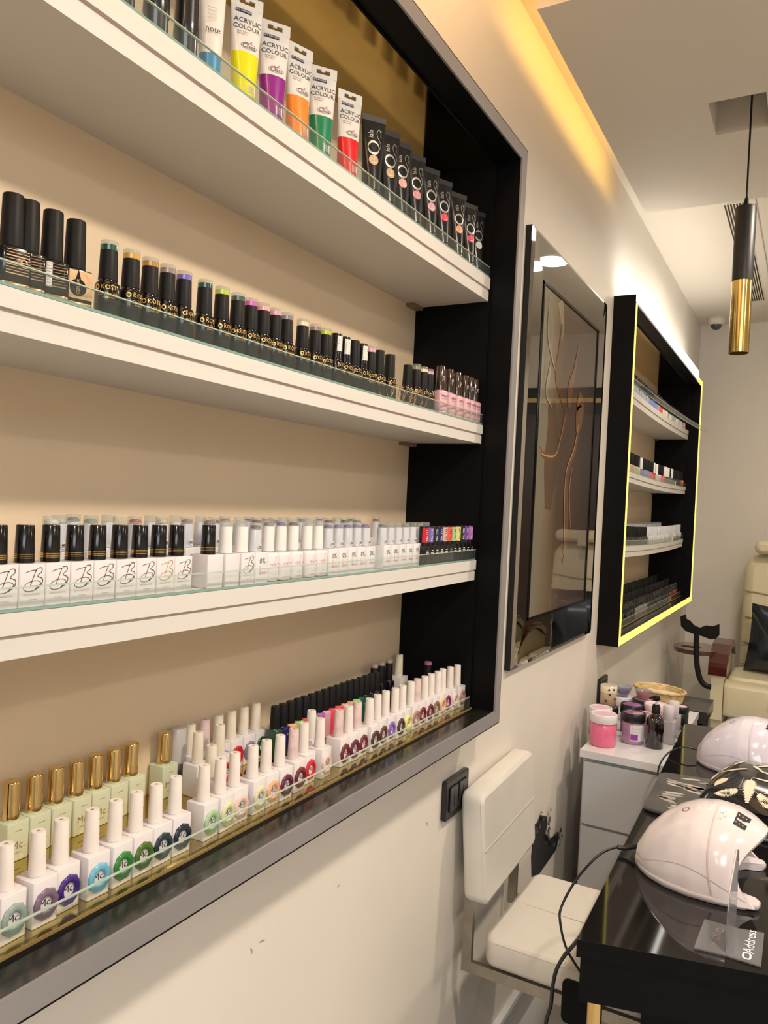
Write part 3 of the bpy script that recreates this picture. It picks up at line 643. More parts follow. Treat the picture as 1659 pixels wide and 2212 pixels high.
def black_tube(cn):
    wb, wt, z0, H = .0145, .0205, .012, .115
    def ring(t, n=22):
        wd = wb+(wt-wb)*t; dp = wb*(1-t)**.8+.0010
        return [(dp*cos(2*pi*j/n), wd*sin(2*pi*j/n), z0+H*t) for j in range(n)]
    tb = mat('black_tube_film',(.008,.009,.012),.2,coat=.2); m = MB()
    m.loft([ring(t) for t in (0,.05,.2,.35,.5,.65,.8,.9,1)], tb, True, False); m.loft([[(.008*cos(2*pi*j/22),.008*sin(2*pi*j/22),z0-.003) for j in range(22)], ring(0)], tb, True, True)
    m.box((-.001,-.0207,z0+H),(.001,.0207,z0+H+.009),mat('crimp_black',(.015,.015,.016),.5))
    def F(u, v):
        t = (v-z0)/H; wd = wb+(wt-wb)*t; dp = wb*max(1-t,0)**.8+.0010
        return (dp*math.sqrt(max(0,1-(u/wd)**2))+.0006, u, v)
    sv = mat('silver_print',(.62,.60,.56),.3,metal=.7)
    v, f = textgeo('lala'); m.add([F(-y*.0110-.006, .105+x*.0100) for x, y in v], f, sv)
    n = 24
    ws = [.0006+.0032*abs(sin(t*pi/12)) for t in range(n+1)]
    m.ribbon([(-.0015+.0092*cos(t*pi/12),.0098*sin(t*pi/12)) for t in range(n+1)], ws, sv, lambda u,v: F(u,.083+v))
    m.ribbon(smoothcurve([(.0070,.080),(.0115,.090),(.0060,.100),(.0040,.108),(.0080,.1145),(.0105,.111)],5), .0008, sv, F)
    v, f = textgeo('POLY GEL'); m.add([F(-y*.0030+.0115, .108+x*.0030) for x, y in v], f, sv)
    sw = P(cn); m.add([F(-.0015+.0080*cos(t*pi/9),.0630+.0080*sin(t*pi/9)) for t in range(18)],[tuple(range(18))],sw)
    m.text('2', .0075, TXTW, lambda u,v:(F(u-.0015,.0645+v)[0]+.0004,u-.0015,.0645+v)); m.ribbon([(-.005,0),(.003,0)],.0012,TXTW,lambda u,v:(F(u,.0590+v)[0]+.0004,u,.0590+v))
    cap = MB().lathe([(.0095,0),(.0098,.001),(.0092,.009),(.008,.0095)], MATTE, 18)
    return [('tube_body', m.mesh('tube_body')), ('cap', cap.mesh('cap'))]
BTC = ['tan','tan','blush','rose','pink','hot pink','peach','hot pink','silver white']
BTN = ['beige','tan','blush','rose','pale pink','strong pink','peach','bright pink','white']
for i, (x, y) in enumerate(spaced(BTB, .030, 1.548)):
    put('gel_tube', f'black gel tube with {BTN[i]} colour dot, {ordn(i+1)} of nine from left, top shelf', 'tube', 'black gel tubes at the right end of the top shelf', [('tube_body', cached('bt'+BTC[i], lambda: black_tube(BTC[i])[0][1])), ('cap', cached('btc', lambda: black_tube('tan')[1][1]))], (x, y, top('s1',y)), R(-26 if i else -36), 1.05)
def flared_bottle():
    m = MB(); gb = mat('soft_black_plastic',(.010,.012,.016),.25,coat=.4)
    m.rbox(0,0,0,.006,.0275,.0275,.006,mat('glass_foot',(.10,.10,.11),.08,coat=.8),.001); m.lathe([(.0128,.006),(.0135,.008),(.0135,.034),(.0150,.038),(.0146,.052),(.0138,.085),(.0140,.118),(.0125,.124),(.004,.126)],gb,24)
    return [('bottle_body', m.mesh('bottle_body'))]
FB = ['glossy black rounded bottle cut by the top edge, leftmost on the top shelf','glossy black tall bottle with glass foot, second from left on the top shelf','glossy black tall bottle standing beside the white blue-ended tube, top shelf']
for i, (x, y) in enumerate(FLB): put('product_bottle', FB[i], 'bottle', 'tall black bottles on the top shelf', [(n_, cached('flb', lambda: flared_bottle()[0][1])) for n_ in ('bottle_body',)], (x,y,top('s1',y)))
m = MB(); W_ = mat('tube_cream',(.80,.77,.74),.3,coat=.3); bl = mat('tube_blue',(.02,.25,.50),.3,coat=.4)
def rg(t, n=22):
    wd = .0130+.004*t; dp = .0130*(1-t)**.85+.001; return [(dp*cos(2*pi*j/n), wd*sin(2*pi*j/n), .014+.118*t) for j in range(n)]
m.loft([rg(t) for t in (0,.08,.2)], bl, True, False); m.loft([rg(t) for t in (.2,.4,.6,.8,1)], W_, True, False)
m.text('note', .010, TXTK, lambda u,v: (.0108, u, .066+v))
for k in range(5): m.ribbon([(-.006,0),(.005,0)],.0006,mat('faint_grey_print',(.55,.52,.50),.6),(lambda k: lambda u,v:(.0100-.0010*k,u,.079+.004*k+v))(k))
x, y = WTB
put('product_tube','white tube with a blue band at its lower end beside the yellow paint tube','tube',None,[('tube_body',m.mesh('tube_body')),('cap',MB().lathe([(.0105,0),(.0105,.013),(.009,.014)],mat('dark_grey_cap',(.10,.11,.12),.3),20).mesh('cap'))],(x,y,top('s1',y)),R(-35),1.0)

# ------------------------------------------------------------------ far cabinet contents (small in the photo)
def mini(body, capm, h=.084, r=.0115, clear=False, capw=.0088):
    m = MB(); m.rbox(0,0,0,.036,2*r,2*r,.004,body,.0015,2); m.lathe([(capw*1.05,.036),(capw,.042),(capw,h),(capw*.9,h+.001)],capm,10)
    if clear: m.lathe([(capw,h+.001),(capw,h+.008)],CLEARP,10)
    return m.mesh('nail_polish_bottle')
def row(prefix, desc, n, ya, yb, x, z, cols, capm, group, h=.084, skip=(), r=.0115, clear=False, jit=.0):
    k = 0
    for i in range(n):
        if i in skip: continue
        y = ya+(yb-ya)*i/(n-1); c = cols[int(i*len(cols)/n)] if jit == 0 else cols[rnd.randrange(len(cols))]
        cm = capm if not isinstance(capm, list) else capm[int(i*len(capm)/n)]
        me = cached(('mini',c,cm.name,h,r,clear), lambda: mini(P(c), cm, h, r, clear))
        o = bpy.data.objects.new('nail_polish_bottle', me); COL.objects.link(o); o.location = (x+rnd.uniform(-.003,.003), y, z(y)); k += 1
        cn = {'matte_black_cap':'black-capped','plain_white_cap':'white-capped','lilac_grey_cap':'grey-capped','black_bottle_glass':'black-capped'}[cm.name]
        tag(o, f'{cn} {c} bottle, {ordn(k)} from left, {desc}', 'bottle', group)
def z2(s, ex=2.4):
    return lambda y: SH[s][1]+sag(s, y-Y2, ex)+.0006
PW = mat('plain_white_cap',(.82,.82,.80),.4); LG = mat('lilac_grey_cap',(.62,.64,.70),.3,coat=.3)
ya, yb = y0c+Y2+.06, y1c+Y2-.06
row('', 'top shelf of yellow-edged cabinet', 50, ya, yb, -.004, z2('s1'), ['shell pink']*9+['clear blue']*8+['periwinkle']*5+['rose','orange red','coral','blush']+['silver white','cream','silver white','sage grey']*4+['blush','rose','grey'], MATTE, 'bottles on the top shelf of the far cabinet', skip=(44,))
row('', 'second shelf of yellow-edged cabinet', 42, ya, yb, -.004, z2('s2'), ['rose','hot pink','pink','blush','yellow green','lilac purple','periwinkle','orange red','red','silver white','hot pink','brown','blue black','black','navy','dark navy','orange'],
    [MATTE]*15+[PW]+[MATTE]*6+[PW]*4+[MATTE]*3+[PW]*4+[MATTE]*2+[PW]*2+[MATTE]*9, 'bottles on the second shelf of the far cabinet', skip=(13,22))
row('', 'third shelf front of yellow-edged cabinet', 50, ya, yb, -.002, z2('s3'), ['black']*22+['silver white']*28, [MATTE]*22+[LG]*28, 'front bottles on the third shelf of the far cabinet', h=.078, r=.0135, clear=False)
row('', 'third shelf back of yellow-edged cabinet', 46, ya, yb-.12, -.09, z2('s3'), ['silver white','brown','white','silver white','grey','silver white'], LG, 'back bottles on the third shelf of the far cabinet', h=.085, r=.0135, clear=True)
row('', 'gold shelf front of yellow-edged cabinet', 44, ya, yb, -.004, lambda y: .9886, ['wine','black','grey','navy','black','maroon'], GBLACK, 'front bottles on the gold shelf of the far cabinet', h=.070)
row('', 'gold shelf middle of yellow-edged cabinet', 42, ya, yb, -.05, lambda y: .9886, ['brown','dusty mauve','black','black','maroon','black'], MATTE, 'middle bottles on the gold shelf of the far cabinet', h=.088, r=.0125)
row('', 'gold shelf back of yellow-edged cabinet', 40, ya, yb, -.11, lambda y: .9886, ['black','dark brown','black','navy'], MATTE, 'back bottles on the gold shelf of the far cabinet', h=.105, r=.0125)

# ------------------------------------------------------------------ bevelled mirror picture between the cabinets
t = thing('framed_picture', 'tall picture of pale reaching figures in a faceted mirror border between the two cabinets', 'picture', (0,0,0))
MIR = mat('tinted_mirror', (.42,.40,.38), .015, metal=1.)
ya, yb, za, zb = 1.836, 2.627, 1.0205, 2.133; ia, ib, ja, jb_ = 1.940, 2.518, 1.139, 2.018
MB().box((.0005,ya,za),(.0155,yb,zb),BLACKG).build('backing_box', t)
f = MB(); xo, xi = .0160, .0215; g_ = .012
O = [(ya,za),(yb,za),(yb,zb),(ya,zb)]; I = [(ia,ja),(ib,ja),(ib,jb_),(ia,jb_)]; Q = [(ya+g_,za+g_),(yb-g_,za+g_),(yb-g_,zb-g_),(ya+g_,zb-g_)]
for k in range(4):
    a, b_ = O[k], O[(k+1)%4]; c, d = Q[(k+1)%4], Q[k]; e_, h_ = I[(k+1)%4], I[k]
    f.flat([(xo,*a),(xo,*b_),(xi,*c),(xi,*d)], MIR); f.flat([(xi,*d),(xi,*c),(xi-.002,*e_),(xi-.002,*h_)], MIR)
    f.flat([(.0155,*a),(.0155,*b_),(xo,*b_),(xo,*a)][::-1], BLACKG)
f.build('mirror_frame', t, label='faceted mirror border')
pm = bpy.data.materials.new('picture_print'); pm.use_nodes = True; nt = pm.node_tree; bs = nt.nodes['Principled BSDF']; MATS['picture_print'] = pm
tc = nt.nodes.new('ShaderNodeTexCoord'); sp = nt.nodes.new('ShaderNodeSeparateXYZ'); rp = nt.nodes.new('ShaderNodeValToRGB'); mr = nt.nodes.new('ShaderNodeMapRange')
mr.inputs['From Min'].default_value = 1.94; mr.inputs['From Max'].default_value = 2.52
nt.links.new(tc.outputs['Object'], sp.inputs[0]); nt.links.new(sp.outputs['Y'], mr.inputs['Value']); nt.links.new(mr.outputs[0], rp.inputs[0]); nt.links.new(rp.outputs[0], bs.inputs['Base Color'])
er = rp.color_ramp; er.elements[0].position = 0; er.elements[0].color = (.26,.24,.19,1); er.elements[1].position = 1; er.elements[1].color = (.045,.035,.03,1)
for p_, c_ in ((.25,(.19,.14,.09,1)),(.5,(.09,.06,.045,1))): e_ = er.elements.new(p_); e_.color = c_
bs.inputs['Roughness'].default_value = .02; bs.inputs['IOR'].default_value = 1.75
def pmat(n, c): m_ = mat(n, c, .02); m_.node_tree.nodes['Principled BSDF'].inputs['IOR'].default_value = 1.75; return m_
DRA, TAN, PALE, EDG = pmat('print_drape',(.22,.20,.145)), pmat('print_skin',(.17,.090,.045)), pmat('print_pale',(.32,.27,.19)), pmat('print_glow',(.50,.32,.16))
pc = MB(); pc.box((.0156,ia,ja),(.0188,ib,jb_),pm)
lay = [0]
def strokes(pts, ws, m_):
    lay[0] += 1; L = [(p_[1],p_[2]) for p_ in pts]; k = smoothcurve([(*q, w_) for q, w_ in zip(L, ws)], 6)
    pc.ribbon([(a, b_) for a, b_, c in k], [max(c, .0004) for a, b_, c in k], m_, lambda u, v: (.0190+.0001*lay[0], u, v))
strokes([(0.02, 1.9724, 1.9893),(0.02, 2.0121, 1.9253),(0.02, 2.0082, 1.8501),(0.02, 1.9944, 1.7366),(0.02, 1.9807, 1.6732)],[.03,.06,.05,.04,.02],DRA)
strokes([(0.02, 2.0932, 2.0079),(0.02, 2.1217, 1.9504),(0.02, 2.113, 1.8967),(0.02, 2.0979, 1.8292)],[.05,.035,.02,.004],PALE)
strokes([(0.02, 1.9651, 1.6713),(0.02, 1.9888, 1.5757),(0.02, 1.985, 1.4524),(0.02, 1.9618, 1.3054),(0.02, 1.9562, 1.196)],[.10,.09,.10,.06,.02],DRA)
strokes([(0.02, 2.0556, 1.7204),(0.02, 2.0854, 1.6477),(0.02, 2.0771, 1.5446),(0.02, 2.071, 1.4294)],[.06,.10,.12,.05],pmat('print_torso',(.13,.085,.052)))
strokes([(0.02, 1.9703, 1.5913),(0.02, 2.0136, 1.5728),(0.02, 2.1147, 1.5808),(0.02, 2.1606, 1.6294),(0.02, 2.2021, 1.714)],[.008,.018,.02,.022,.03],TAN)
strokes([(0.02, 1.9707, 1.5889),(0.02, 2.0051, 1.5746),(0.02, 2.1144, 1.5821),(0.02, 2.1595, 1.6359),(0.02, 2.1951, 1.6997)],[.002,.004,.005,.004,.002],EDG)
strokes([(0.02, 2.1173, 1.9494),(0.02, 2.1087, 1.8699),(0.02, 2.098, 1.8035),(0.02, 2.1377, 1.758),(0.02, 2.1718, 1.7234)],[.01,.03,.045,.03,.01],TAN)
strokes([(0.02, 2.2929, 1.927),(0.02, 2.2669, 1.8461),(0.02, 2.2281, 1.7851),(0.02, 2.2282, 1.7309)],[.003,.022,.045,.03],TAN)
strokes([(0.02, 2.3176, 1.771),(0.02, 2.3489, 1.7471),(0.02, 2.336, 1.703),(0.02, 2.3218, 1.6662)],[.05,.075,.07,.02],TAN)
strokes([(0.02, 2.3464, 1.7042),(0.02, 2.3104, 1.616),(0.02, 2.2433, 1.5419),(0.02, 2.2436, 1.4326),(0.02, 2.2586, 1.3503),(0.02, 2.2441, 1.2684)],[.02,.025,.03,.045,.03,.004],TAN)
strokes([(0.02, 2.3373, 1.6961),(0.02, 2.3002, 1.6151),(0.02, 2.2288, 1.541),(0.02, 2.2291, 1.4323),(0.02, 2.2439, 1.3505),(0.02, 2.2332, 1.2757)],[.003,.004,.005,.005,.004,.002],EDG)
strokes([(0.02, 2.2903, 1.5586),(0.02, 2.273, 1.4884),(0.02, 2.3036, 1.3777)],[.002,.004,.002],EDG)
strokes([(0.02, 1.992, 1.9944),(0.02, 1.9922, 1.8962),(0.02, 2.0346, 1.8428),(0.02, 2.0744, 1.8122)],[.004,.01,.012,.003],PALE)
strokes([(0.02, 2.0285, 1.8292),(0.02, 2.0184, 1.7899),(0.02, 2.0024, 1.7377),(0.02, 2.0577, 1.7081)],[.004,.02,.012,.003],PALE)
for a, b_ in (((ia-.004,ja-.004),(ib+.004,ja+.004)),((ia-.004,jb_-.004),(ib+.004,jb_+.004)),((ia-.004,ja),(ia+.004,jb_)),((ib-.004,ja),(ib+.004,jb_))):
    pc.box((.0186,*a),(.0222,*b_),BLACKG)
pc.build('picture_glass', t)

# ------------------------------------------------------------------ sockets and wall damage
for lab, ya, yb, za, zb in (('black double wall switch plate half hidden by the white chair back',1.487,1.607,.757,.842),('small black wall socket beside the jars on the white drawer unit',2.838,2.955,.735,.823)):
    t = thing('wall_socket', lab, 'socket', (0,ya,za))
    T = lambda q: (q[0], q[1], q[2]); sy, sz = yb-ya, zb-za
    m = MB(); m.rbox(sz/2,sy/2,0,.012,sz,sy,.006,mat('socket_black',(.010,.010,.012),.3),.002,T=lambda q:(q[2]+.0002,q[1],q[0])); m.build('plate', t)
    for k in range(2):
        r_ = MB().rbox(sz/2, sy*(.30+.4*k), .0125,.0155, sz*.62, sy*.34,.002,mat('rocker_black',(.016,.016,.018),.25),.001,T=lambda q:(q[2],q[1],q[0])); r_.ribbon([(sy*(.30+.4*k),sz*.3),(sy*(.30+.4*k),sz*.7)],.002,mat('seam_black',(.001,.001,.001),.6),lambda u,v:(.0160,u,v)); r_.build('rocker', t)
rr = random.Random(5)
out = [(0.0, 2.1543, 0.375),(0.0, 2.1404, 0.4364),(0.0, 2.1448, 0.4614),(0.0, 2.1337, 0.5053),(0.0, 2.1391, 0.5233),(0.0, 2.1819, 0.5208),(0.0, 2.2057, 0.5345),(0.0, 2.2682, 0.5097),(0.0, 2.2778, 0.4798),(0.0, 2.2628, 0.4599),(0.0, 2.3052, 0.428),(0.0, 2.3448, 0.4196),(0.0, 2.3998, 0.4162),(0.0, 2.4136, 0.3951),(0.0, 2.3938, 0.3641),(-0.0, 2.3074, 0.3591),(0.0, 2.2174, 0.3552)]
t = thing('broken_wall_socket', 'broken black plastic box in a ragged hole in the wall above the white chair seat', 'wall hole', (0,0,0))
m = MB(); cr = mat('torn_plastic',(.16,.15,.15),.2,coat=.5,noise=.6,nscale=60)
for k in range(46):
    a = out[rr.choice([4,5,6,7,8,9,9,10,11,12,13,3])]; c = (rr.uniform(-.02,.02), rr.uniform(-.03,.01)); s_ = rr.uniform(.008,.022)
    m.add([(.004+rr.random()*.008,a[1]+c[0],a[2]+c[1]),(.003+rr.random()*.008,a[1]+c[0]+s_,a[2]+c[1]+rr.uniform(-.01,.01)),(.005+rr.random()*.01,a[1]+c[0]+rr.uniform(-.01,.01),a[2]+c[1]+s_)],[(0,1,2)],cr)
m.loft([[(.0005,a[1],a[2]) for a in out],[(.003,a[1],a[2]) for a in out]],mat('hole_dark',(.02,.022,.03),.4,noise=.5,nscale=40)); m.build('torn_plastic', t)

# ------------------------------------------------------------------ ceiling things
t = thing('pendant_lamp', 'slim pendant lamp with black upper tube and gold lower tube on a black cord', 'lamp', (.4675,2.2,2.612))
MB().lathe([(.0025,-.37),(.0025,0)],MATTE,10).build('cord', t)
MB().lathe([(.022,-.004),(.022,0)],MATTE,20).build('ceiling_rose', t)
MB().lathe([(.0026,-.345),(.005,-.350),(.0065,-.372)],MATTE,16).build('cord_grip', t)
MB().lathe([(.004,-.3705),(.0245,-.3715),(.0255,-.374),(.0255,-.565)],mat('satin_black',(.012,.013,.015),.42),36).build('upper_tube', t)
gt = MB(); gt.lathe([(.0250,-.565),(.0250,-.752)],mat('brass_tube',(.78,.55,.20),.17,metal=1.),36,caps=False); gt.lathe([(.0235,-.565),(.0235,-.752)],mat('brass_inner',(.55,.38,.14),.3,metal=1.),36,caps=False); gt.loft([[(.0250*cos(2*pi*j/36),.0250*sin(2*pi*j/36),-.752) for j in range(36)],[(.0235*cos(2*pi*j/36),.0235*sin(2*pi*j/36),-.752) for j in range(36)]],MATS['brass_inner'],True,False)
gt.build('lower_tube', t, label='polished gold lower tube')
MB().lathe([(.021,-.715),(.021,-.712)],mat('lamp_lens',(.55,.55,.55),.3),24).build('lens', t)
# air grille
g0, g1 = (.310,3.16), (.372,4.60)
t = thing('air_vent', 'linear black slotted air vent in the ceiling behind the pendant lamp', 'vent', (0,0,2.62))
MB().box((.303,3.155,-.0012),(.380,4.603,-.0006),mat('grille_frame',(.80,.72,.58),.6)).build('frame', t)
m = MB()
for k in range(7):
    x = .307+.0105*k
    for a, b_ in ((3.165,3.60),(3.606,4.05),(4.056,4.595)): m.box((x,a,-.0024),(x+.0055,b_,-.0012),mat('slot_black',(.03,.02,.012),.7))
m.build('slots', t)
t = thing('dome_camera', 'small white dome security camera on the ceiling in the far corner', 'camera', (.105,4.93,2.62))
MB().lathe([(.050,0),(.052,-.012),(.047,-.030),(.036,-.040)][::-1],mat('camera_white',(.75,.70,.60),.4),28).build('housing', t)
MB().lathe([(.003,-.070),(.018,-.066),(.029,-.055),(.034,-.0405)],mat('camera_dome',(.06,.06,.065),.08,coat=.8),24).build('dome', t)
for i, (x, y, z, e_) in enumerate(((1.10,-.75,2.5,9),(1.05,.80,2.5,21),(1.0,2.25,2.5,15),(.56,3.62,2.62,9),(2.4,.9,2.62,10),(2.4,3.2,2.62,10))):
    t = thing('ceiling_light', ['round white ceiling downlight above the aisle near the camera','round white ceiling downlight above the near cabinet aisle','round white ceiling downlight in the dropped panel above the table','round white ceiling downlight above the aisle by the far cabinet','round white ceiling downlight over the right side of the room','round white ceiling downlight over the far right side of the room'][i], 'ceiling light', (x,y,z), 0, 'round ceiling downlights')
    MB().lathe([(.075,-.006),(.088,-.004),(.090,0)],mat('downlight_rim',(.8,.8,.8),.3),32).build('rim', t)
    MB().lathe([(.0,-.0065),(.074,-.0065)],mat('downlight_lens',(1,1,1),.5,emit=5.,emcol=(1,.97,.92)),32,caps=False).build('lens', t)
    L = bpy.data.lights.new('downlight','AREA'); L.shape = 'DISK'; L.size = .15; L.energy = e_; L.color = (1,.85,.68); L.spread = R(165)
    o = bpy.data.objects.new('downlight', L); COL.objects.link(o); o.location = (x,y,z-.012)
def area(name, loc, rot, sx, sy, e_, c, spread=180):
    L = bpy.data.lights.new(name,'AREA'); L.shape = 'RECTANGLE'; L.size = sx; L.size_y = sy; L.energy = e_; L.color = c; L.spread = R(spread)
    o = bpy.data.objects.new(name, L); COL.objects.link(o); o.location = loc; o.rotation_euler = rot; return o
# warm strips in the wall coves (mesh strip on top of the panel edge, lamp just above it, facing the wall)
CV = mat('cove_led',(1,.72,.25),.5,emit=1.2,emcol=(1,.62,.16))
for n_, a, b_, xx in (('cove_strip',1.62,2.70,.150),):
    MB().box((xx,a,2.5205),(xx+.010,b_,2.5265),CV).build(n_)
o = bpy.data.objects['cove_strip']; tag(o,'warm yellow light strip hidden on the ceiling panel edge along the wall','light strip')
area('cove_light',(.148,2.10,2.545),(0,R(90),0),.04,1.0,.95,(1,.60,.14))
area('cove_light',(.300,.40,2.56),(0,R(90),0),.08,1.9,8.0,(1,.60,.27))

# ------------------------------------------------------------------ massage chair in the far corner
CR = mat('cream_leather',(.72,.65,.46),.38,bump=.25,nscale=14,coat=.1); MAH = mat('mahogany',(.085,.016,.012),.2,coat=.6,noise=.2,nscale=20); SEAM = mat('leather_seam',(.42,.36,.22),.6)
t = thing('massage_chair','cream leather reclining salon chair with mahogany armrest in the far corner','chair',(0,0,0))
XZ = lambda y0: (lambda q: (q[0], y0-q[2], q[1]))
m = MB(); m.rbox(.572,.87,-.17,0,.475,.76,.11,CR,.05,8,T=lambda q:(q[0],4.70-q[2]*1.0+(q[1]-.5)*.12,q[1]))
for z, dz in ((1.04,-.02),(.90,-.03),(.76,-.03),(.64,-.02)):
    m.tube([(x,4.698+(z+dz*sin(pi*(x-.345)/.455)-.5)*.12,z+dz*sin(pi*(x-.345)/.455)) for x in [.345+.0455*k for k in range(11)]],.005,SEAM,6)
m.build('backrest', t)
m = MB(); m.rbox(.585,1.285,-.10,0,.40,.075,.035,CR,.022,6,T=lambda q:(q[0],4.70-q[2]+.06-.03,q[1])); m.rbox(.585,1.27,-.115,-.015,.10,.10,.01,CR,.01,4,T=lambda q:(q[0],4.70-q[2]-.01,q[1])); m.build('head_pillow', t)
m = MB(); m.rbox(.615,.0,-.0,.18,.62,.18,.085,CR,.01,8,T=lambda q:(.310+ (q[2]/.18)*.51, 4.285+q[1], .525+(q[0]-.615)*.29))
m.v = m.v[:]; m.box((.315,4.30,.49),(.815,4.72,.60),CR); m.rbox(.565,4.48,.575,.628,.50,.36,.05,CR,.02,5)
m.tube([(.515,4.285+.093*cos(a),.525+.093*sin(a)) for a in [R(60+15*k) for k in range(12)]],.003,SEAM,6)
m.build('seat', t)
for sx, nm in ((.278,'near'),(.852,'far')):
    a = MB(); a.box((sx-.029,4.19,.425),(sx+.029,4.25,.672),CR); a.box((sx-.026,4.25,.35),(sx+.026,4.70,.60),CR)
    arc = [(4.25,.60)]+[(4.25+.45*k/10,.665+.085*sin(pi*(k+1.2)/12)) for k in range(11)]+[(4.70,.60)]
    a.loft([[(sx-.026,p_,q_) for p_,q_ in arc],[(sx+.026,p_,q_) for p_,q_ in arc]],CR,False); a.build('armrest', t)
    a = MB(); pts = [(4.175,.668),(4.18,.69),(4.24,.728),(4.34,.765),(4.46,.778),(4.58,.76),(4.68,.71)]; rings = []
    for p_, q_ in pts: rings.append([(sx-.043,p_,q_-.020),(sx+.043,p_,q_-.020),(sx+.043,p_,q_+.020),(sx-.043,p_,q_+.020)])
    a.loft(rings,MAH,False); a.build('arm_top', t, label='curved mahogany arm top')
m = MB(); el = [(.165+.118*cos(2*pi*k/40),4.33+.15*sin(2*pi*k/40)) for k in range(40)]; m.prism(el,.735,.757,MAH); sl = [(.135+.050*cos(2*pi*k/24),4.30+.028*sin(2*pi*k/24)) for k in range(24)]; m.prism(sl,.7572,.7580,MATTE); m.build('side_tray', t, label='oval mahogany side tray')
m = MB(); yp = [(0.0934, 4.17, 0.9233),(0.1171, 4.17, 0.9378),(0.1227, 4.17, 0.9149),(0.1407, 4.17, 0.9075),(0.1615, 4.17, 0.8865),(0.1881, 4.17, 0.8779),(0.2155, 4.17, 0.8929),(0.2478, 4.17, 0.8921),(0.277, 4.17, 0.9072),(0.2796, 4.17, 0.852),(0.2636, 4.17, 0.8314),(0.2403, 4.17, 0.8262),(0.1943, 4.17, 0.839),(0.1636, 4.17, 0.8422),(0.1189, 4.17, 0.8555),(0.0979, 4.17, 0.8765)]
m.loft([[(q[0],4.165,q[2]) for q in yp],[(q[0],4.177,q[2]) for q in yp]],MATTE,False)
ar = smoothcurve([(0.176, 4.155, 0.8502),(0.1775, 4.155, 0.7757),(0.1863, 4.155, 0.6836),(0.2046, 4.155, 0.621),(0.2296, 4.155, 0.5947),(0.2555, 4.155, 0.5918)],5); m.tube(ar,.0135,MATTE,10); m.build('leg_holder', t, label='black curved holder bracket')
m = MB(); m.box((.36,4.34,.0),(.80,4.72,.35),BLACK); m.build('base', t)
# dark cushion standing on that chair
m = MB(); n_ = 14; vs = []
for s_ in (1,-1):
    for i in range(n_+1):
        for j in range(n_+1):
            u, v = -1+2*i/n_, -1+2*j/n_; k = (max(0,1-u**4)*max(0,1-v**4))**.5; pu = 1+.06*(abs(u*v))**2
            vs.append((u*.17*pu, -s_*.06*k, v*.17*pu))
def gridf(o): return [(o+i*(n_+1)+j,o+(i+1)*(n_+1)+j,o+(i+1)*(n_+1)+j+1,o+i*(n_+1)+j+1) for i in range(n_) for j in range(n_)]
m.add(vs, gridf(0)+[f_[::-1] for f_ in gridf((n_+1)**2)], mat('navy_satin',(.008,.014,.025),.25,coat=.4,bump=.3,nscale=6), True)
o = m.build('cushion', None, (.565,4.54,.800)); o.rotation_euler = (R(-6),R(4),R(0)); tag(o,'dark navy square cushion leaning on the cream salon chair back','cushion')

# ------------------------------------------------------------------ white drawer unit with jars
t = thing('drawer_unit','low white drawer unit against the wall carrying jars and a basket','cabinet',(0,0,0))
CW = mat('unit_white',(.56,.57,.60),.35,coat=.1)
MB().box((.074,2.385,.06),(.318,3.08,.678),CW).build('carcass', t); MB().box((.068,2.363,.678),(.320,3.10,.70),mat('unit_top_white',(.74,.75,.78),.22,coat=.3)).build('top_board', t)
for k in range(3): MB().box((.080,2.372,.075+.2*k),(.312,2.3845,.265+.2*k),CW).build('drawer_front', t)
MB().box((.09,2.42,0),(.30,3.05,.06),BLACK).build('plinth', t)
def jar(label, x, y, z, r, h, lidh, bodym, lidm, top=None, cat='jar', fill=.8, band=None):
    t = thing('jar', label, cat, (x,y,z), 0, 'jars crowded on the white drawer unit')
    MB().lathe([(r*.9,0),(r*.97,.003),(r*.97,h-lidh-.006),(r*.85,h-lidh)],bodym,28).build('jar_body', t)
    l = MB().lathe([(r,h-lidh),(r*1.02,h-lidh+.002),(r*1.02,h-.002),(r*.98,h),(r*.86,h),(r*.84,h-.002)],lidm,28)
    if top: l.lathe([(.0001,h-.0012),(r*.83,h-.0016)],top,28,caps=False)
    l.build('lid', t)
    if band:
        a0, a1, z0, z1, bm = band; n = 8; b_ = MB(); rr_ = r*.97+.0006
        vs = [(rr_*cos(R(a0+(a1-a0)*i/n)),rr_*sin(R(a0+(a1-a0)*i/n)),z_) for z_ in (z0,z1) for i in range(n+1)]
        b_.add(vs,[(i,i+1,i+n+2,i+n+1) for i in range(n)],bm,True)
        rq = rr_+.0004; vs = [(rq*cos(R(a0+(a1-a0)*(.05+.45*i/n))),rq*sin(R(a0+(a1-a0)*(.05+.45*i/n))),z_) for z_ in (z0+.004,z0+.022) for i in range(n+1)]
        b_.add(vs,[(i,i+1,i+n+2,i+n+1) for i in range(n)],mat('purple_spot',(.30,.03,.36),.3),True)
        for q in range(4): b_.tube([(rq*cos(R(a0+(a1-a0)*(.1+.8*i/n))),rq*sin(R(a0+(a1-a0)*(.1+.8*i/n))),z1-.006-.005*q) for i in range(n+1)],.0004,mat('faint_grey_print',(.55,.52,.50),.6),4)
        b_.build('paper_label', t)
    return t
PKP = mat('pink_powder',(.85,.16,.32),.35,coat=.4,noise=.12,nscale=40); WL = mat('white_lid',(.78,.74,.78),.35); BL = mat('black_lid',(.010,.010,.014),.3)
PKT = mat('pink_top',(.80,.50,.62),.3); PUT = mat('purple_top',(.42,.16,.46),.25,coat=.5,noise=.4,nscale=30); LIL = mat('lilac_jar',(.40,.24,.38),.12,coat=.7); PKJ = mat('pink_jar',(.80,.38,.50),.15,coat=.6)
jar('jar of bright pink powder with white lid at the left front corner',.114,2.458,.7004,.0405,.099,.026,PKP,WL,PKT)
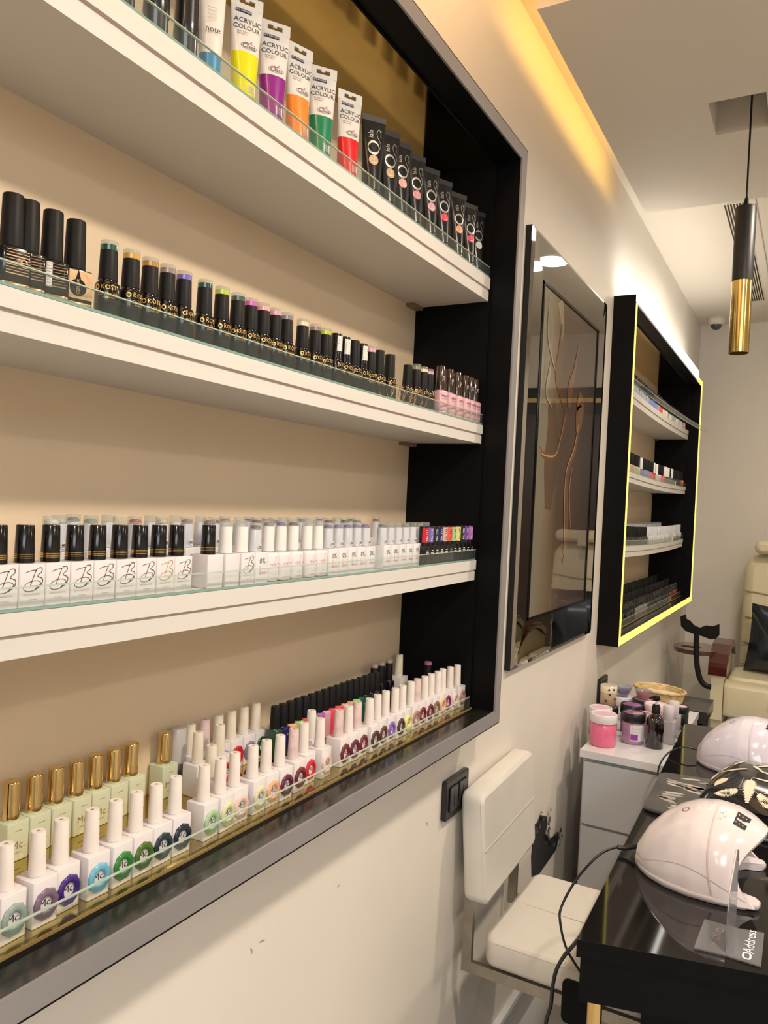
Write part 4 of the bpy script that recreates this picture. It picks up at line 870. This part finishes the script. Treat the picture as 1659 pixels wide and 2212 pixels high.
jar('clear lilac jar with black lid and paper label between pink jar and pump bottle',.188,2.548,.7004,.0365,.096,.027,LIL,BL,PUT,band=(-95,-15,.012,.062,mat('paper_white',(.72,.70,.72),.5)))
jar('white-lidded jar behind the bright pink powder jar',.080,2.560,.7004,.036,.092,.022,LIL,WL,PKT)
jar('black-lidded jar with glossy purple top in the middle of the jars',.158,2.672,.7004,.037,.092,.030,LIL,BL,PUT)
jar('purple-topped black-lidded jar under the spotted beige cup',.083,2.652,.7004,.034,.076,.026,LIL,BL,PUT)
jar('large pink jar with pale pink lid behind the pump bottle',.232,2.690,.7004,.038,.101,.028,PKJ,mat('pale_pink_lid',(.82,.62,.70),.35),mat('pale_pink_top',(.82,.68,.74),.4))
jar('black-lidded jar under the small red glass bowl',.172,2.790,.7004,.036,.088,.026,LIL,BL,mat('magenta_rim',(.50,.30,.44),.3))
jar('white jar under the small glass bowl with purple spill',.098,2.820,.7004,.034,.080,.030,WL,WL,mat('lavender_top',(.62,.62,.74),.4))
jar('small jar with pink-centred white lid right of the clear bottles',.292,2.820,.7004,.0270,.078,.020,BL,BL,mat('pink_white_top',(.82,.60,.70),.3))
jar('small peach and purple-topped jar squeezed behind the pump bottle',.206,2.615,.7004,.0235,.084,.020,LIL,mat('peach_lid',(.80,.62,.58),.4),PUT)
t = thing('pump_bottle','dark amber pump bottle with black nozzle at the front of the drawer unit','bottle',(.256,2.536,.7004)); 
DG = mat('dark_amber',(.012,.007,.006),.1,coat=.8)
MB().lathe([(.024,0),(.0268,.003),(.0270,.078),(.0255,.088),(.0200,.097),(.0125,.104),(.0110,.112)],DG,28).build('bottle_body', t)
MB().lathe([(.0128,.108),(.0128,.128),(.0105,.130),(.0105,.134)],MATTE,22).build('collar', t)
n_ = MB(); n_.lathe([(.0035,.134),(.0035,.148)],WL,12); n_.lathe([(.006,.146),(.0105,.150),(.0105,.158),(.007,.162)],MATTE,18); n_.tube([(.0,-.0,.155),(-.012,-.004,.156),(-.018,-.006,.152)],.0035,MATTE,8); n_.build('nozzle', t)
CLB = glassmat('cloudy_plastic',(.75,.72,.75),opac=.45,opcol=(.72,.68,.72))
for lab, x, y, h in (('clear plastic bottle with frosted cap standing right of the pump bottle',.283,2.612,.120),('second clear plastic bottle with frosted cap behind the pump bottle',.285,2.705,.116)):
    t = thing('plastic_bottle',lab,'bottle',(x,y,.7004),0,'clear plastic bottles on the drawer unit')
    MB().rbox(0,0,0,h*.62,.046,.044,.010,CLB,.003,4).build('bottle_body', t); MB().lathe([(.015,h*.62),(.017,h*.64),(.0175,h*.97),(.015,h)],mat('frosted_cap',(.72,.66,.70),.4,coat=.3),22).build('cap', t)
t = thing('spotted_cup','beige glass cup with dark spots standing on a black-lidded jar','cup',(.083,2.652,.7770))
MB().lathe([(.022,0),(.0255,.002),(.0270,.070),(.0250,.070),(.0235,.004)],mat('beige_glass',(.50,.38,.24),.12,coat=.8),26).build('cup_body', t)
MB().lathe([(.0271,.048),(.0276,.071),(.0252,.0712)],mat('cream_band',(.74,.68,.50),.2,coat=.6),26).build('rim_band', t)
m = MB()
for a, z_ in ((-75,.060),(-40,.061),(-70,.045),(-30,.030),(-95,.022)): m.lathe([(.0001,.0012),(.0036,.0012),(.0036,.0)],TXTK,10,T=(lambda a,z_: lambda q:((.0272+q[2])*cos(R(a))-q[0]*sin(R(a)),(.0272+q[2])*sin(R(a))+q[0]*cos(R(a)),z_+q[1]))(a,z_))
m.build('painted_spots', t)
CG = glassmat('bowl_glass',(.80,.80,.86),opac=.25,opcol=(.6,.6,.66))
t = thing('glass_bowl','small clear glass bowl with a blue-purple spill on a white jar','bowl',(.098,2.820,.7812),0)
MB().lathe([(.016,0),(.018,.004),(.030,.034),(.031,.036),(.028,.034),(.015,.006)],CG,24).build('bowl_body', t); MB().lathe([(.0001,.008),(.016,.009),(.022,.020),(.0001,.016)],mat('violet_spill',(.07,.04,.35),.2,coat=.5),18,caps=False).build('contents', t)
t = thing('glass_bowl','small clear glass bowl of red liquid in front of the wicker basket','bowl',(.172,2.790,.7892),0)
MB().lathe([(.016,0),(.018,.003),(.027,.028),(.028,.030),(.025,.028),(.015,.005)],CG,24).build('bowl_body', t); MB().lathe([(.0155,.003),(.0235,.020),(.0001,.0205)],mat('red_liquid',(.62,.06,.07),.15,coat=.5),22,caps=False).build('contents', t)
# wicker basket
WK = mat('wicker',(.72,.54,.26),.5,noise=.35,nscale=50,bump=.6)
t = thing('wicker_basket','round pale wicker basket behind the jars at the wall side','basket',(.198,2.965,.7004))
m = MB()
for k in range(22):
    f_ = k/21; r_ = .062+.022*f_; z_ = .004+.086*f_
    m.tube([((r_+.0016*((j+k)%2))*cos(2*pi*j/36),(r_+.0016*((j+k)%2))*sin(2*pi*j/36)*1.1,z_+.004*cos(2*pi*j/36+2.2)*f_*1.6) for j in range(37)],.0031,WK,5,caps=False)
m.prism([(.060*cos(2*pi*j/24),.066*sin(2*pi*j/24)) for j in range(24)],0,.006,WK); m.build('woven_body', t)
m = MB(); m.tube([(.088*cos(2*pi*j/40),.097*sin(2*pi*j/40),.094+.0065*cos(2*pi*j/40+2.2)+.0015*(j%2)) for j in range(41)],.005,WK,7,caps=False); m.build('rim', t)
m = MB(); n_ = 10; m.add([(.078*cos(2*pi*j/20),.086*sin(2*pi*j/20),.074+rr.uniform(-.003,.003)) for j in range(20)]+[(0,0,.081)],[(j,(j+1)%20,20) for j in range(20)],mat('cloth_pale',(.78,.66,.56),.7),True); o = m.build('cloth', None, (.198,2.965,.7004)); tag(o,'pale crumpled cloth lying inside the wicker basket','cloth')
t = thing('side_stand','low black plastic stand behind the drawer unit','stand',(0,0,0))
MB().box((.15,3.125,.0),(.33,3.34,.655),BLACK).build('stand_body', t); MB().box((.14,3.115,.655),(.345,3.36,.70),mat('stand_top',(.025,.026,.027),.25,coat=.2)).build('stand_top', t)

# ------------------------------------------------------------------ manicure table
t = thing('manicure_table','black glossy manicure table in the right foreground','table',(0,0,0))
TT = [(.3632,1.219),(1.05,1.391),(1.02,2.76),(.3225,2.705)]
tp = MB().prism(TT,.722,.7496,BLACK); tp.prism(TT,.7496,.75,mat('table_black',(.010,.009,.009),.05)); tp.build('tabletop', t)
ap = MB(); ap.prism([(.369,1.224),(1.045,1.394),(1.041,1.412),(.368,1.243)],.652,.7218,BLACK); ap.build('apron', t)
MB().prism([(.452,1.30),(1.03,1.45),(1.0,1.95),(.452,1.95)],.03,.7218,BLACK).build('drawer_pedestal', t)
MB().box((.40,2.60,.0),(.98,2.64,.7218),BLACK).build('end_panel', t)
leg = MB(); leg.lathe([(.0115,.0),(.0115,.651)],mat('brass_leg',(.72,.50,.20),.16,metal=1.),24,T=lambda q:(q[0]+.3905,q[1]+1.2445,q[2])); leg.build('leg', t, label='polished brass leg')
# nail lamps
UVW = mat('lamp_white_pink',(.80,.73,.76),.16,coat=.6); UVL = mat('lamp_white_lilac',(.72,.68,.80),.16,coat=.6)
def uv_lamp(label, loc, wm, sticker):
    t = thing('nail_lamp', label, 'nail lamp', loc, 0, 'white dome nail curing lamps on the black table')
    HT = [(0,.030),(.08,.062),(.2,.090),(.35,.115),(.5,.129),(.65,.134),(.8,.131),(.92,.119),(1,.104)]
    WT = [(0,.040),(.06,.062),(.15,.083),(.3,.103),(.5,.116),(.7,.118),(.85,.115),(1,.108)]
    def ip(T_, s):
        for (a, p_), (b_, q_) in zip(T_, T_[1:]):
            if s <= b_: k = (s-a)/(b_-a); return p_+(q_-p_)*k
        return T_[-1][1]
    def F(s, th, k=1., off=0.):
        h, w_ = ip(HT,s)*k, ip(WT,s)*k; tt = max(0, sin(th)); tz = tt**.85
        x = -.105+.212*s - .040*(s**3)*4*tz*(1-tz)*.9 + .012*(s**4)*tz
        return (x+off*0, w_*cos(th)*(1-.10*tz*(1-tz)*s)*-1*(1+off/.1), .006+h*tz*(1+off/.1))
    ns, nth = 26, 28; m = MB(); vs = []; 
    ss = [((i/ns)**1.25) for i in range(ns+1)]
    for k in (1., .94): 
        for s in ss: vs += [F(s, pi*j/nth, k) for j in range(nth+1)]
    N = nth+1; fs = [(i*N+j,(i+1)*N+j,(i+1)*N+j+1,i*N+j+1) for i in range(ns) for j in range(nth)]
    o_ = (ns+1)*N; m.add(vs,fs,wm,True); m.add(vs,[tuple(o_+q for q in f_)[::-1] for f_ in fs],mat('lamp_inside',(.60,.56,.58),.3),True)
    m.add(vs,[(ns*N+j,o_+ns*N+j,o_+ns*N+j+1,ns*N+j+1) for j in range(nth)],wm,False)
    m.add(vs,[tuple(range(N))[::-1]],wm,True)
    m.build('shell', t)
    b_ = MB(); ol = [(-.105+.205*s,-ip(WT,s)) for s in [0,.06,.15,.3,.5,.7,.85,.97]]+[(.098,-.104),(.112,-.100),(.116,-.088),(.108,-.077),(.085,-.070),(.062,-.045),(.058,-.02),(.058,.02),(.062,.045),(.085,.070),(.108,.077),(.116,.088),(.112,.100),(.098,.104)]+[(-.105+.205*s,ip(WT,s)) for s in [.97,.85,.7,.5,.3,.15,.06,0]]
    b_.loft([[(x*.97,y*.97,0) for x,y in ol],[(x,y,.004) for x,y in ol],[(x,y,.011) for x,y in ol],[(x*.985,y*.985,.0135) for x,y in ol]],wm,True); b_.build('base_plate', t)
    d_ = MB(); sm = mat('lamp_seam',(.42,.34,.34),.5); gs = mat('lamp_groove',(.62,.55,.58),.4)
    G = lambda u, v: F(u, v, 1.0, .0008)
    d_.ribbon(smoothcurve([(.02,.20),(.2,.30),(.45,.30),(.7,.20),(.98,.05)],5),.006,sm,lambda u,v:F(u,v,1.,.0006))
    for i in range(18):
        a, c = .05+1.5*i/18, .05+1.5*(i+1)/18
        f1 = lambda q: .70-.05*sin(q*1.2)
        d_.add([F(f1(a)-.006,a,1.,.0008),F(f1(a)+.010,a,1.,.0008),F(f1(c)+.010,c,1.,.0008),F(f1(c)-.006,c,1.,.0008)],[(0,1,2,3)],gs)
    d_.build('seam_line', t)
    p_ = MB(); q0, q1, t0, t1 = .80,.895,1.10,1.42; P4 = [F(q0,t0,1.,.0012),F(q1,t0,1.,.0012),F(q1,t1,1.,.0012),F(q0,t1,1.,.0012)]; p_.add(P4,[(0,1,2,3)],mat('display_dark',(.05,.04,.045),.2))
    for i in range(3):
        for j in range(3):
            a, c = q0+.012+.026*i, t0+.04+.09*j; p_.add([F(a,c,1.,.0018),F(a+.008,c,1.,.0018),F(a+.008,c+.022,1.,.0018),F(a,c+.022,1.,.0018)],[(0,1,2,3)],gs)
    p_.build('display_panel', t, label='dark button display')
    r_ = MB(); ink = sticker
    a_ = [(.40+.030*cos(k*pi/10), 1.32+.060*sin(k*pi/10)) for k in range(21)]
    for (u0,v0),(u1,v1) in zip(a_,a_[1:]): r_.add([F(u0,v0,1.,.0010),F(u1,v1,1.,.0010),F(.40+(u1-.40)*.82,1.32+(v1-1.32)*.82,1.,.0010),F(.40+(u0-.40)*.82,1.32+(v0-1.32)*.82,1.,.0010)],[(0,1,2,3)],ink)
    for k in range(7):
        a, c = .68+.016*(k%4), 1.12+.07*(k//2); r_.add([F(a,c,1.,.0010),F(a+.008,c,1.,.0010),F(a+.008,c+.03,1.,.0010),F(a,c+.03,1.,.0010)],[(0,1,2,3)],gs)
    r_.build('printed_logo', t)
    return t
uv_lamp('white dome nail lamp with black logo ring, nearest on the table', (.494,1.580,.7508), UVW, mat('logo_ink',(.06,.04,.08),.4))
uv_lamp('white dome nail lamp behind the feather-printed cushion', (.512,2.335,.7508), UVL, mat('logo_magenta',(.40,.02,.30),.4))
CB = mat('cable_black',(.010,.010,.012),.4)
pts = smoothcurve([(.393,1.580,.775),(0.3639, 1.578, 0.7625),(0.3415, 1.57, 0.7596),(0.3195, 1.53, 0.7522),(0.2887, 1.5, 0.7101),(0.2705, 1.47, 0.6651),(0.2746, 1.45, 0.645),(0.29, 1.44, 0.608),(0.3125, 1.44, 0.5779),(0.3388, 1.44, 0.5506)],6)
m = MB(); m.tube(pts,.0024,CB,8); tag(m.build('power_cable'),'thin black cable looping off the table edge from the near nail lamp','cable')
m = MB(); m.tube([(.3935,1.580,.7752),(0.3639, 1.578, 0.7625),(0.349, 1.572, 0.7626)],.0046,CB,10); tag(m.build('cable_plug'),'black barrel plug in the back of the near nail lamp','plug')
pts = smoothcurve([(0.3552, 1.3, 0.7223),(0.3248, 1.36, 0.6619),(0.3028, 1.38, 0.6234),(0.2854, 1.4, 0.583),(0.2801, 1.4, 0.5512),(0.2784, 1.4, 0.5163),(0.2714, 1.4, 0.4837),(0.2669, 1.4, 0.4346)],6)
pts[0] = (.378,1.36,.70)
m = MB(); m.tube(pts[3:],.0036,CB,8); tag(m.build('power_cable'),'thicker black cable hanging from under the table corner past the chair seat','cable')
pts = smoothcurve([(.409,2.335,.770),(0.3844, 2.33, 0.7762),(0.3515, 2.32, 0.7696),(0.328, 2.3, 0.753),(0.315, 2.28, 0.7294),(0.3117, 2.27, 0.7028),(0.3196, 2.25, 0.6869)],6)
m = MB(); m.tube(pts,.0024,CB,8); tag(m.build('power_cable'),'thin black cable looping over the table edge from the far nail lamp','cable')
# acrylic sign stand
ACP = glassmat('acrylic_sheet',(.80,.82,.84),opac=.28,opcol=(.42,.42,.44)); ACE = mat('acrylic_edge',(.62,.58,.58),.2,coat=.5)
t = thing('acrylic_sign','clear acrylic card holder lettered Address on the table front corner','sign',(0,0,0))
A0, A1, A2, A3 = (0.5302, 1.3966, 0.7535), (0.5263, 1.2952, 0.7535), (0.6204, 1.2988, 0.7535), (0.6196, 1.4067, 0.7535)
M0, M1 = (0.5756, 1.3967, 0.7535), (0.5716, 1.3004, 0.7535)
m = MB(); m.prism([A1[:2],M1[:2],M0[:2],A0[:2]],.7512,.7535,ACP); m.prism([M1[:2],A2[:2],A3[:2],M0[:2]],.7512,.7535,ACP)
WI = mat('sign_white',(.85,.83,.84),.5,emit=.15); RI = mat('sign_rose_grey',(.34,.24,.22),.5)
def Pm(u, v, h=.7539):   # u along base from left to right, v away from the front
    a = [(1-u)*A1[k]+u*A2[k] for k in (0,1)]; b_ = [(1-u)*A0[k]+u*A3[k] for k in (0,1)]; return ((1-v)*a[0]+v*b_[0],(1-v)*a[1]+v*b_[1],h)
v_, f_ = textgeo('Address'); m.add([Pm(.80-y*.24, .63+x*.22) for x, y in v_], f_, WI)
for c, mm_, rr2 in ((.78,WI,1),):
    k_ = [(.78+.055*(1 if cos(a)>0 else -1)*abs(cos(a))**.6, .17+.085*(1 if sin(a)>0 else -1)*abs(sin(a))**.6) for a in [2*pi*i/24 for i in range(25)]]
    m.ribbon(k_,.030,WI,lambda u,v:Pm(u,v))
v_, f_ = textgeo('Address'); m.add([Pm(.26+y*.16, .36-x*.13) for x, y in v_], f_, RI)
k_ = [(.30+.05*(1 if cos(a)>0 else -1)*abs(cos(a))**.6, .74+.055*(1 if sin(a)>0 else -1)*abs(sin(a))**.6) for a in [2*pi*i/24 for i in range(25)]]; m.ribbon(k_,.020,RI,lambda u,v:Pm(u,v))
m.build('base_sheet', t, label='clear base with white lettering')
m = MB(); pr = [(1.309,.7536),(1.400,.7536),(1.400,.862),(1.393,.884),(1.375,.890),(1.309,.846)]
xm = (M0[0]+M1[0])/2
m.loft([[(xm-.0015+(p_-1.355)*.055,p_,q_) for p_,q_ in pr],[(xm+.0015+(p_-1.355)*.055,p_,q_) for p_,q_ in pr]],ACP,False)
e1 = [(xm+(p_-1.355)*.055,p_,q_) for p_,q_ in (pr[0],pr[5],pr[4],pr[3],pr[2])]; m.tube(e1,.0013,ACE,6); m.build('upright_sheet', t)
# feather mat and cushion
FE = mat('feather_cream',(.78,.68,.54),.5); FG = mat('feather_grey',(.34,.32,.31),.5); NV = mat('satin_black_cloth',(.008,.010,.016),.22,coat=.5,bump=.25,nscale=5); MG = mat('mat_grey_cloth',(.085,.083,.085),.4,coat=.2,noise=.3,nscale=12)
def feather(m, F, u, v, ang, L, W, mt, su=1., sv=1.):
    c, s = cos(R(ang)), sin(R(ang)); n = 44; pts = [(-.5*L+L*i/n) for i in range(n+1)]; bend = rr.uniform(-.25,.25)
    ps = [(u+(p_*c-(bend*p_*p_/L)*s)*su, v+(p_*s+(bend*p_*p_/L)*c)*sv) for p_ in pts]
    ws = [W*max(.03,sin(pi*min(1,i/n*1.02))**.8)*(1.0 if i%2 else .55)*(1 if i/n<.78 else .12) for i in range(n+1)]
    Ls = []; Rs_ = []
    for i, (x, y) in enumerate(ps):
        a = ps[max(i-1,0)]; b_ = ps[min(i+1,n)]; dx, dy = (b_[0]-a[0])/su, (b_[1]-a[1])/sv; l = math.hypot(dx,dy) or 1
        Ls.append(F(x-dy/l*ws[i]/2*su,y+dx/l*ws[i]/2*sv)); Rs_.append(F(x+dy/l*ws[i]/2*su,y-dx/l*ws[i]/2*sv))
    m.add(Ls+Rs_,[(i+n+1,i+n+2,i+1,i) for i in range(n)],mt)
FM = mat('feather_mid',(.50,.46,.40),.5)
t = thing('table_mat','dark grey feather-printed satin mat lying on the table beside the cushion','mat',(0,0,0))
m = MB(); mq = [(.3475,1.832),(.62,1.806),(.63,2.165),(.341,2.118)]
def MQ(u, v, h=.7606): return ((1-u)*((1-v)*mq[0][0]+v*mq[3][0])+u*((1-v)*mq[1][0]+v*mq[2][0]), (1-u)*((1-v)*mq[0][1]+v*mq[3][1])+u*((1-v)*mq[1][1]+v*mq[2][1]), h)
ol = []
for cx_, cy_, a0 in ((.93,.93,0),(.07,.93,90),(.07,.07,180),(.93,.07,270)):
    for k in range(6): a = R(a0+18*k); ol.append((cx_+.07*cos(a),cy_+.07*sin(a)))
def insr(d_, h): return [MQ(.5+(u-.5)*(1-d_),.5+(v-.5)*(1-d_),h) for u, v in ol]
m.loft([insr(.02,.7507),insr(0,.7530),insr(0,.7575),insr(.02,.7600)],MG,True)
for k in range(26): 
    u, v = rr.uniform(.10,.86), rr.uniform(.08,.90); feather(m, lambda a,b_: MQ(min(max(a,.02),.98),min(max(b_,.02),.98)), u, v, rr.choice([10,30,-25,150,170,190]), rr.uniform(.18,.30), rr.uniform(.06,.10), FG if k%2 else FM)
m.build('mat_cloth', t)
t = thing('hand_cushion','glossy black arm cushion printed with cream feathers between the nail lamps','cushion',(.616,1.958,.7612),R(-8))
def CU(u, v, off=0):
    k = (max(0,1-abs(u)**3.2)*max(0,1-abs(v)**3.2))**.5; pin = 1-.05*(1-abs(u*v))
    wr = .0016*sin(9*u+3*v)*k
    return (.138*u*(1-.05*v*v), .150*v*(1-.05*u*u), .046+(.046+off)*k+wr+ .0)
n_ = 24; m = MB(); vs = []
for s_ in (1,-1):
    for i in range(n_+1):
        for j in range(n_+1):
            p_ = CU(-1+2*i/n_, -1+2*j/n_); vs.append(p_ if s_ == 1 else (p_[0],p_[1],max(.0004,.046-(p_[2]-.046)*.98)))
m.add(vs, gridf(0)+[f_[::-1] for f_ in gridf((n_+1)**2)], NV, True)
# edge wall of the cushion drops to the mat on every side
for (u, v, a, L, W) in ((-.72,-.62,60,.36,.17),(-.28,-.70,95,.62,.22),(.25,-.55,35,.75,.20),(-.60,-.10,20,.55,.10),(.05,-.05,-10,.70,.16),(.55,.15,150,.6,.16),(-.65,.38,70,.40,.08),(-.25,.40,60,.45,.09),(.15,.55,-15,.6,.12),(.62,.62,10,.5,.12),(-.82,.1,80,.3,.07),(.70,-.35,120,.5,.16),(-.45,.72,15,.4,.06),(-.1,-.38,10,.4,.08),(-.78,.62,60,.3,.06),(.4,-.85,5,.5,.10),(-.55,-.88,20,.45,.14),(0,-.90,150,.5,.16),(.62,-.75,80,.5,.16),(-.9,-.3,85,.4,.10),(-.35,.15,130,.35,.09),(.3,.25,60,.4,.12)):
    feather(m, lambda a_,b_: CU(min(max(a_,-.97),.97),min(max(b_,-.97),.97),.0012), u, v, a, L, W, FE)
m.build('cushion_cover', t)

# ------------------------------------------------------------------ white upholstered chair with steel frame
UP = mat('white_vinyl',(.72,.69,.64),.42,coat=.1,noise=.05,nscale=9,bump=.2); ST = mat('brushed_steel',(.36,.33,.28),.32,metal=.9,noise=.15,nscale=30); VS = mat('vinyl_seam',(.50,.47,.42),.6)
t = thing('upholstered_chair','white vinyl chair with flat steel frame between the wall and the table','chair',(0,0,0))
def BK(q):   # backrest: local (y, z, thickness) with slight lean and twist
    z_ = q[1]; lean = .020*(1-(z_-.56)/.24); tw = -.035*(q[0]-1.56)
    return (.006+lean+tw+q[2]+.010, q[0], z_)
m = MB(); m.rbox(1.745,.687,0,.052,.385,.236,.022,UP,.009,6,T=BK)
sz = [(1.5545+.0191*k,.687-.004*sin(pi*k/20)) for k in range(21)]
m.tube([BK((a,b_,.0525)) for a, b_ in [(1.558+.0187*k,.686) for k in range(21)]],.0016,VS,6)
rim = []
for qx, qy, a0 in ((1,1,0),(-1,1,90),(-1,-1,180),(1,-1,270)):
    for k in range(6): a = R(a0+18*k); rim.append((1.745+qx*.1925-qx*.022+.020*cos(a),.687+qy*.118-qy*.022+.020*sin(a)))
rim.append(rim[0]); m.tube([BK((a,b_,.046)) for a, b_ in rim],.0016,UP,6,caps=False)
m.build('backrest', t)
m = MB(); m.rbox(.250,1.752,.438,.498,.345,.365,.030,UP,.010,6)
m.tube([(.250+a*.1700,1.752+b_*.1800,.4915) for a, b_ in [(1,-.85),(1,.85),(.85,1),(-.85,1),(-1,.85),(-1,-.85),(-.85,-1),(.85,-1),(1,-.85)]],.0022,UP,6,caps=False)
m.tube([(.255,1.575,.4975),(.250,1.75,.4988),(.245,1.93,.4975)],.0008,VS,5); m.tube([(.08,1.757,.4975),(.25,1.752,.4988),(.42,1.747,.4975)],.0008,VS,5); m.build('seat', t)
for yy in (1.580,1.918):
    xo = .040 if yy < 1.7 else .024; b_ = MB(); b_.box((xo-.011,yy-.006,.408),(xo+.011,yy+.006,.600),ST); b_.box((xo+.011,yy-.006,.408),(.428,yy+.006,.432),ST); b_.build('side_rail', t)
    MB().box((.406,yy-.006,.024),(.428,yy+.006,.408),ST).build('leg', t)
    MB().box((.10,yy-.006,.0005),(.428,yy+.006,.024),ST).build('floor_runner', t)
MB().box((.12,1.586,.410),(.15,1.912,.436),ST).build('cross_bar', t)
MB().rbox(0,0,-.010,.0,.055,.085,.012,BLACK,.003,4,T=lambda q:((0.2889, 1.5, 0.4762)[0]+q[0]+.012,1.50+q[2],(0.2889, 1.5, 0.4762)[2]+q[1]-.002)).build('pedal')
tag(bpy.data.objects['pedal'],'small black rounded plate hanging under the table beside the brass leg','plate')

# ------------------------------------------------------------------ fill lights of the room
area('front_light',(1.9,-1.3,2.55),(R(48),0,R(28)),1.6,1.2,40,(.87,.93,1.0))
o = area('tube_light',(.105,3.60+.08,2.225),(0,R(140),0),.03,1.7,2.5,(1,.95,.86),180)
wd = bpy.data.worlds.new('world'); S.world = wd; wd.use_nodes = True; wd.node_tree.nodes['Background'].inputs[0].default_value = (.72,.80,.92,1); wd.node_tree.nodes['Background'].inputs[1].default_value = .20

# ------------------------------------------------------------------ camera
YAW, PITCH, ROLL, FPX = R(29.088), R(-.546), R(2.783), 1662.0
import mathutils
cy, sy, cp, sp_ = cos(YAW), sin(YAW), cos(PITCH), sin(PITCH)
fw = mathutils.Vector((-sy*cp, cy*cp, sp_)); rt = mathutils.Vector((cy, sy, 0)); up = rt.cross(fw)
r2 = cos(ROLL)*rt+sin(ROLL)*up; u2 = -sin(ROLL)*rt+cos(ROLL)*up
M = mathutils.Matrix((( r2.x,u2.x,-fw.x,.656),(r2.y,u2.y,-fw.y,0),(r2.z,u2.z,-fw.z,1.42),(0,0,0,1)))
cd = bpy.data.cameras.new('camera'); cd.sensor_fit = 'VERTICAL'; cd.sensor_height = 36; cd.lens = FPX/2212*36; cd.clip_start = .02
co = bpy.data.objects.new('camera', cd); COL.objects.link(co); co.matrix_world = M; S.camera = co
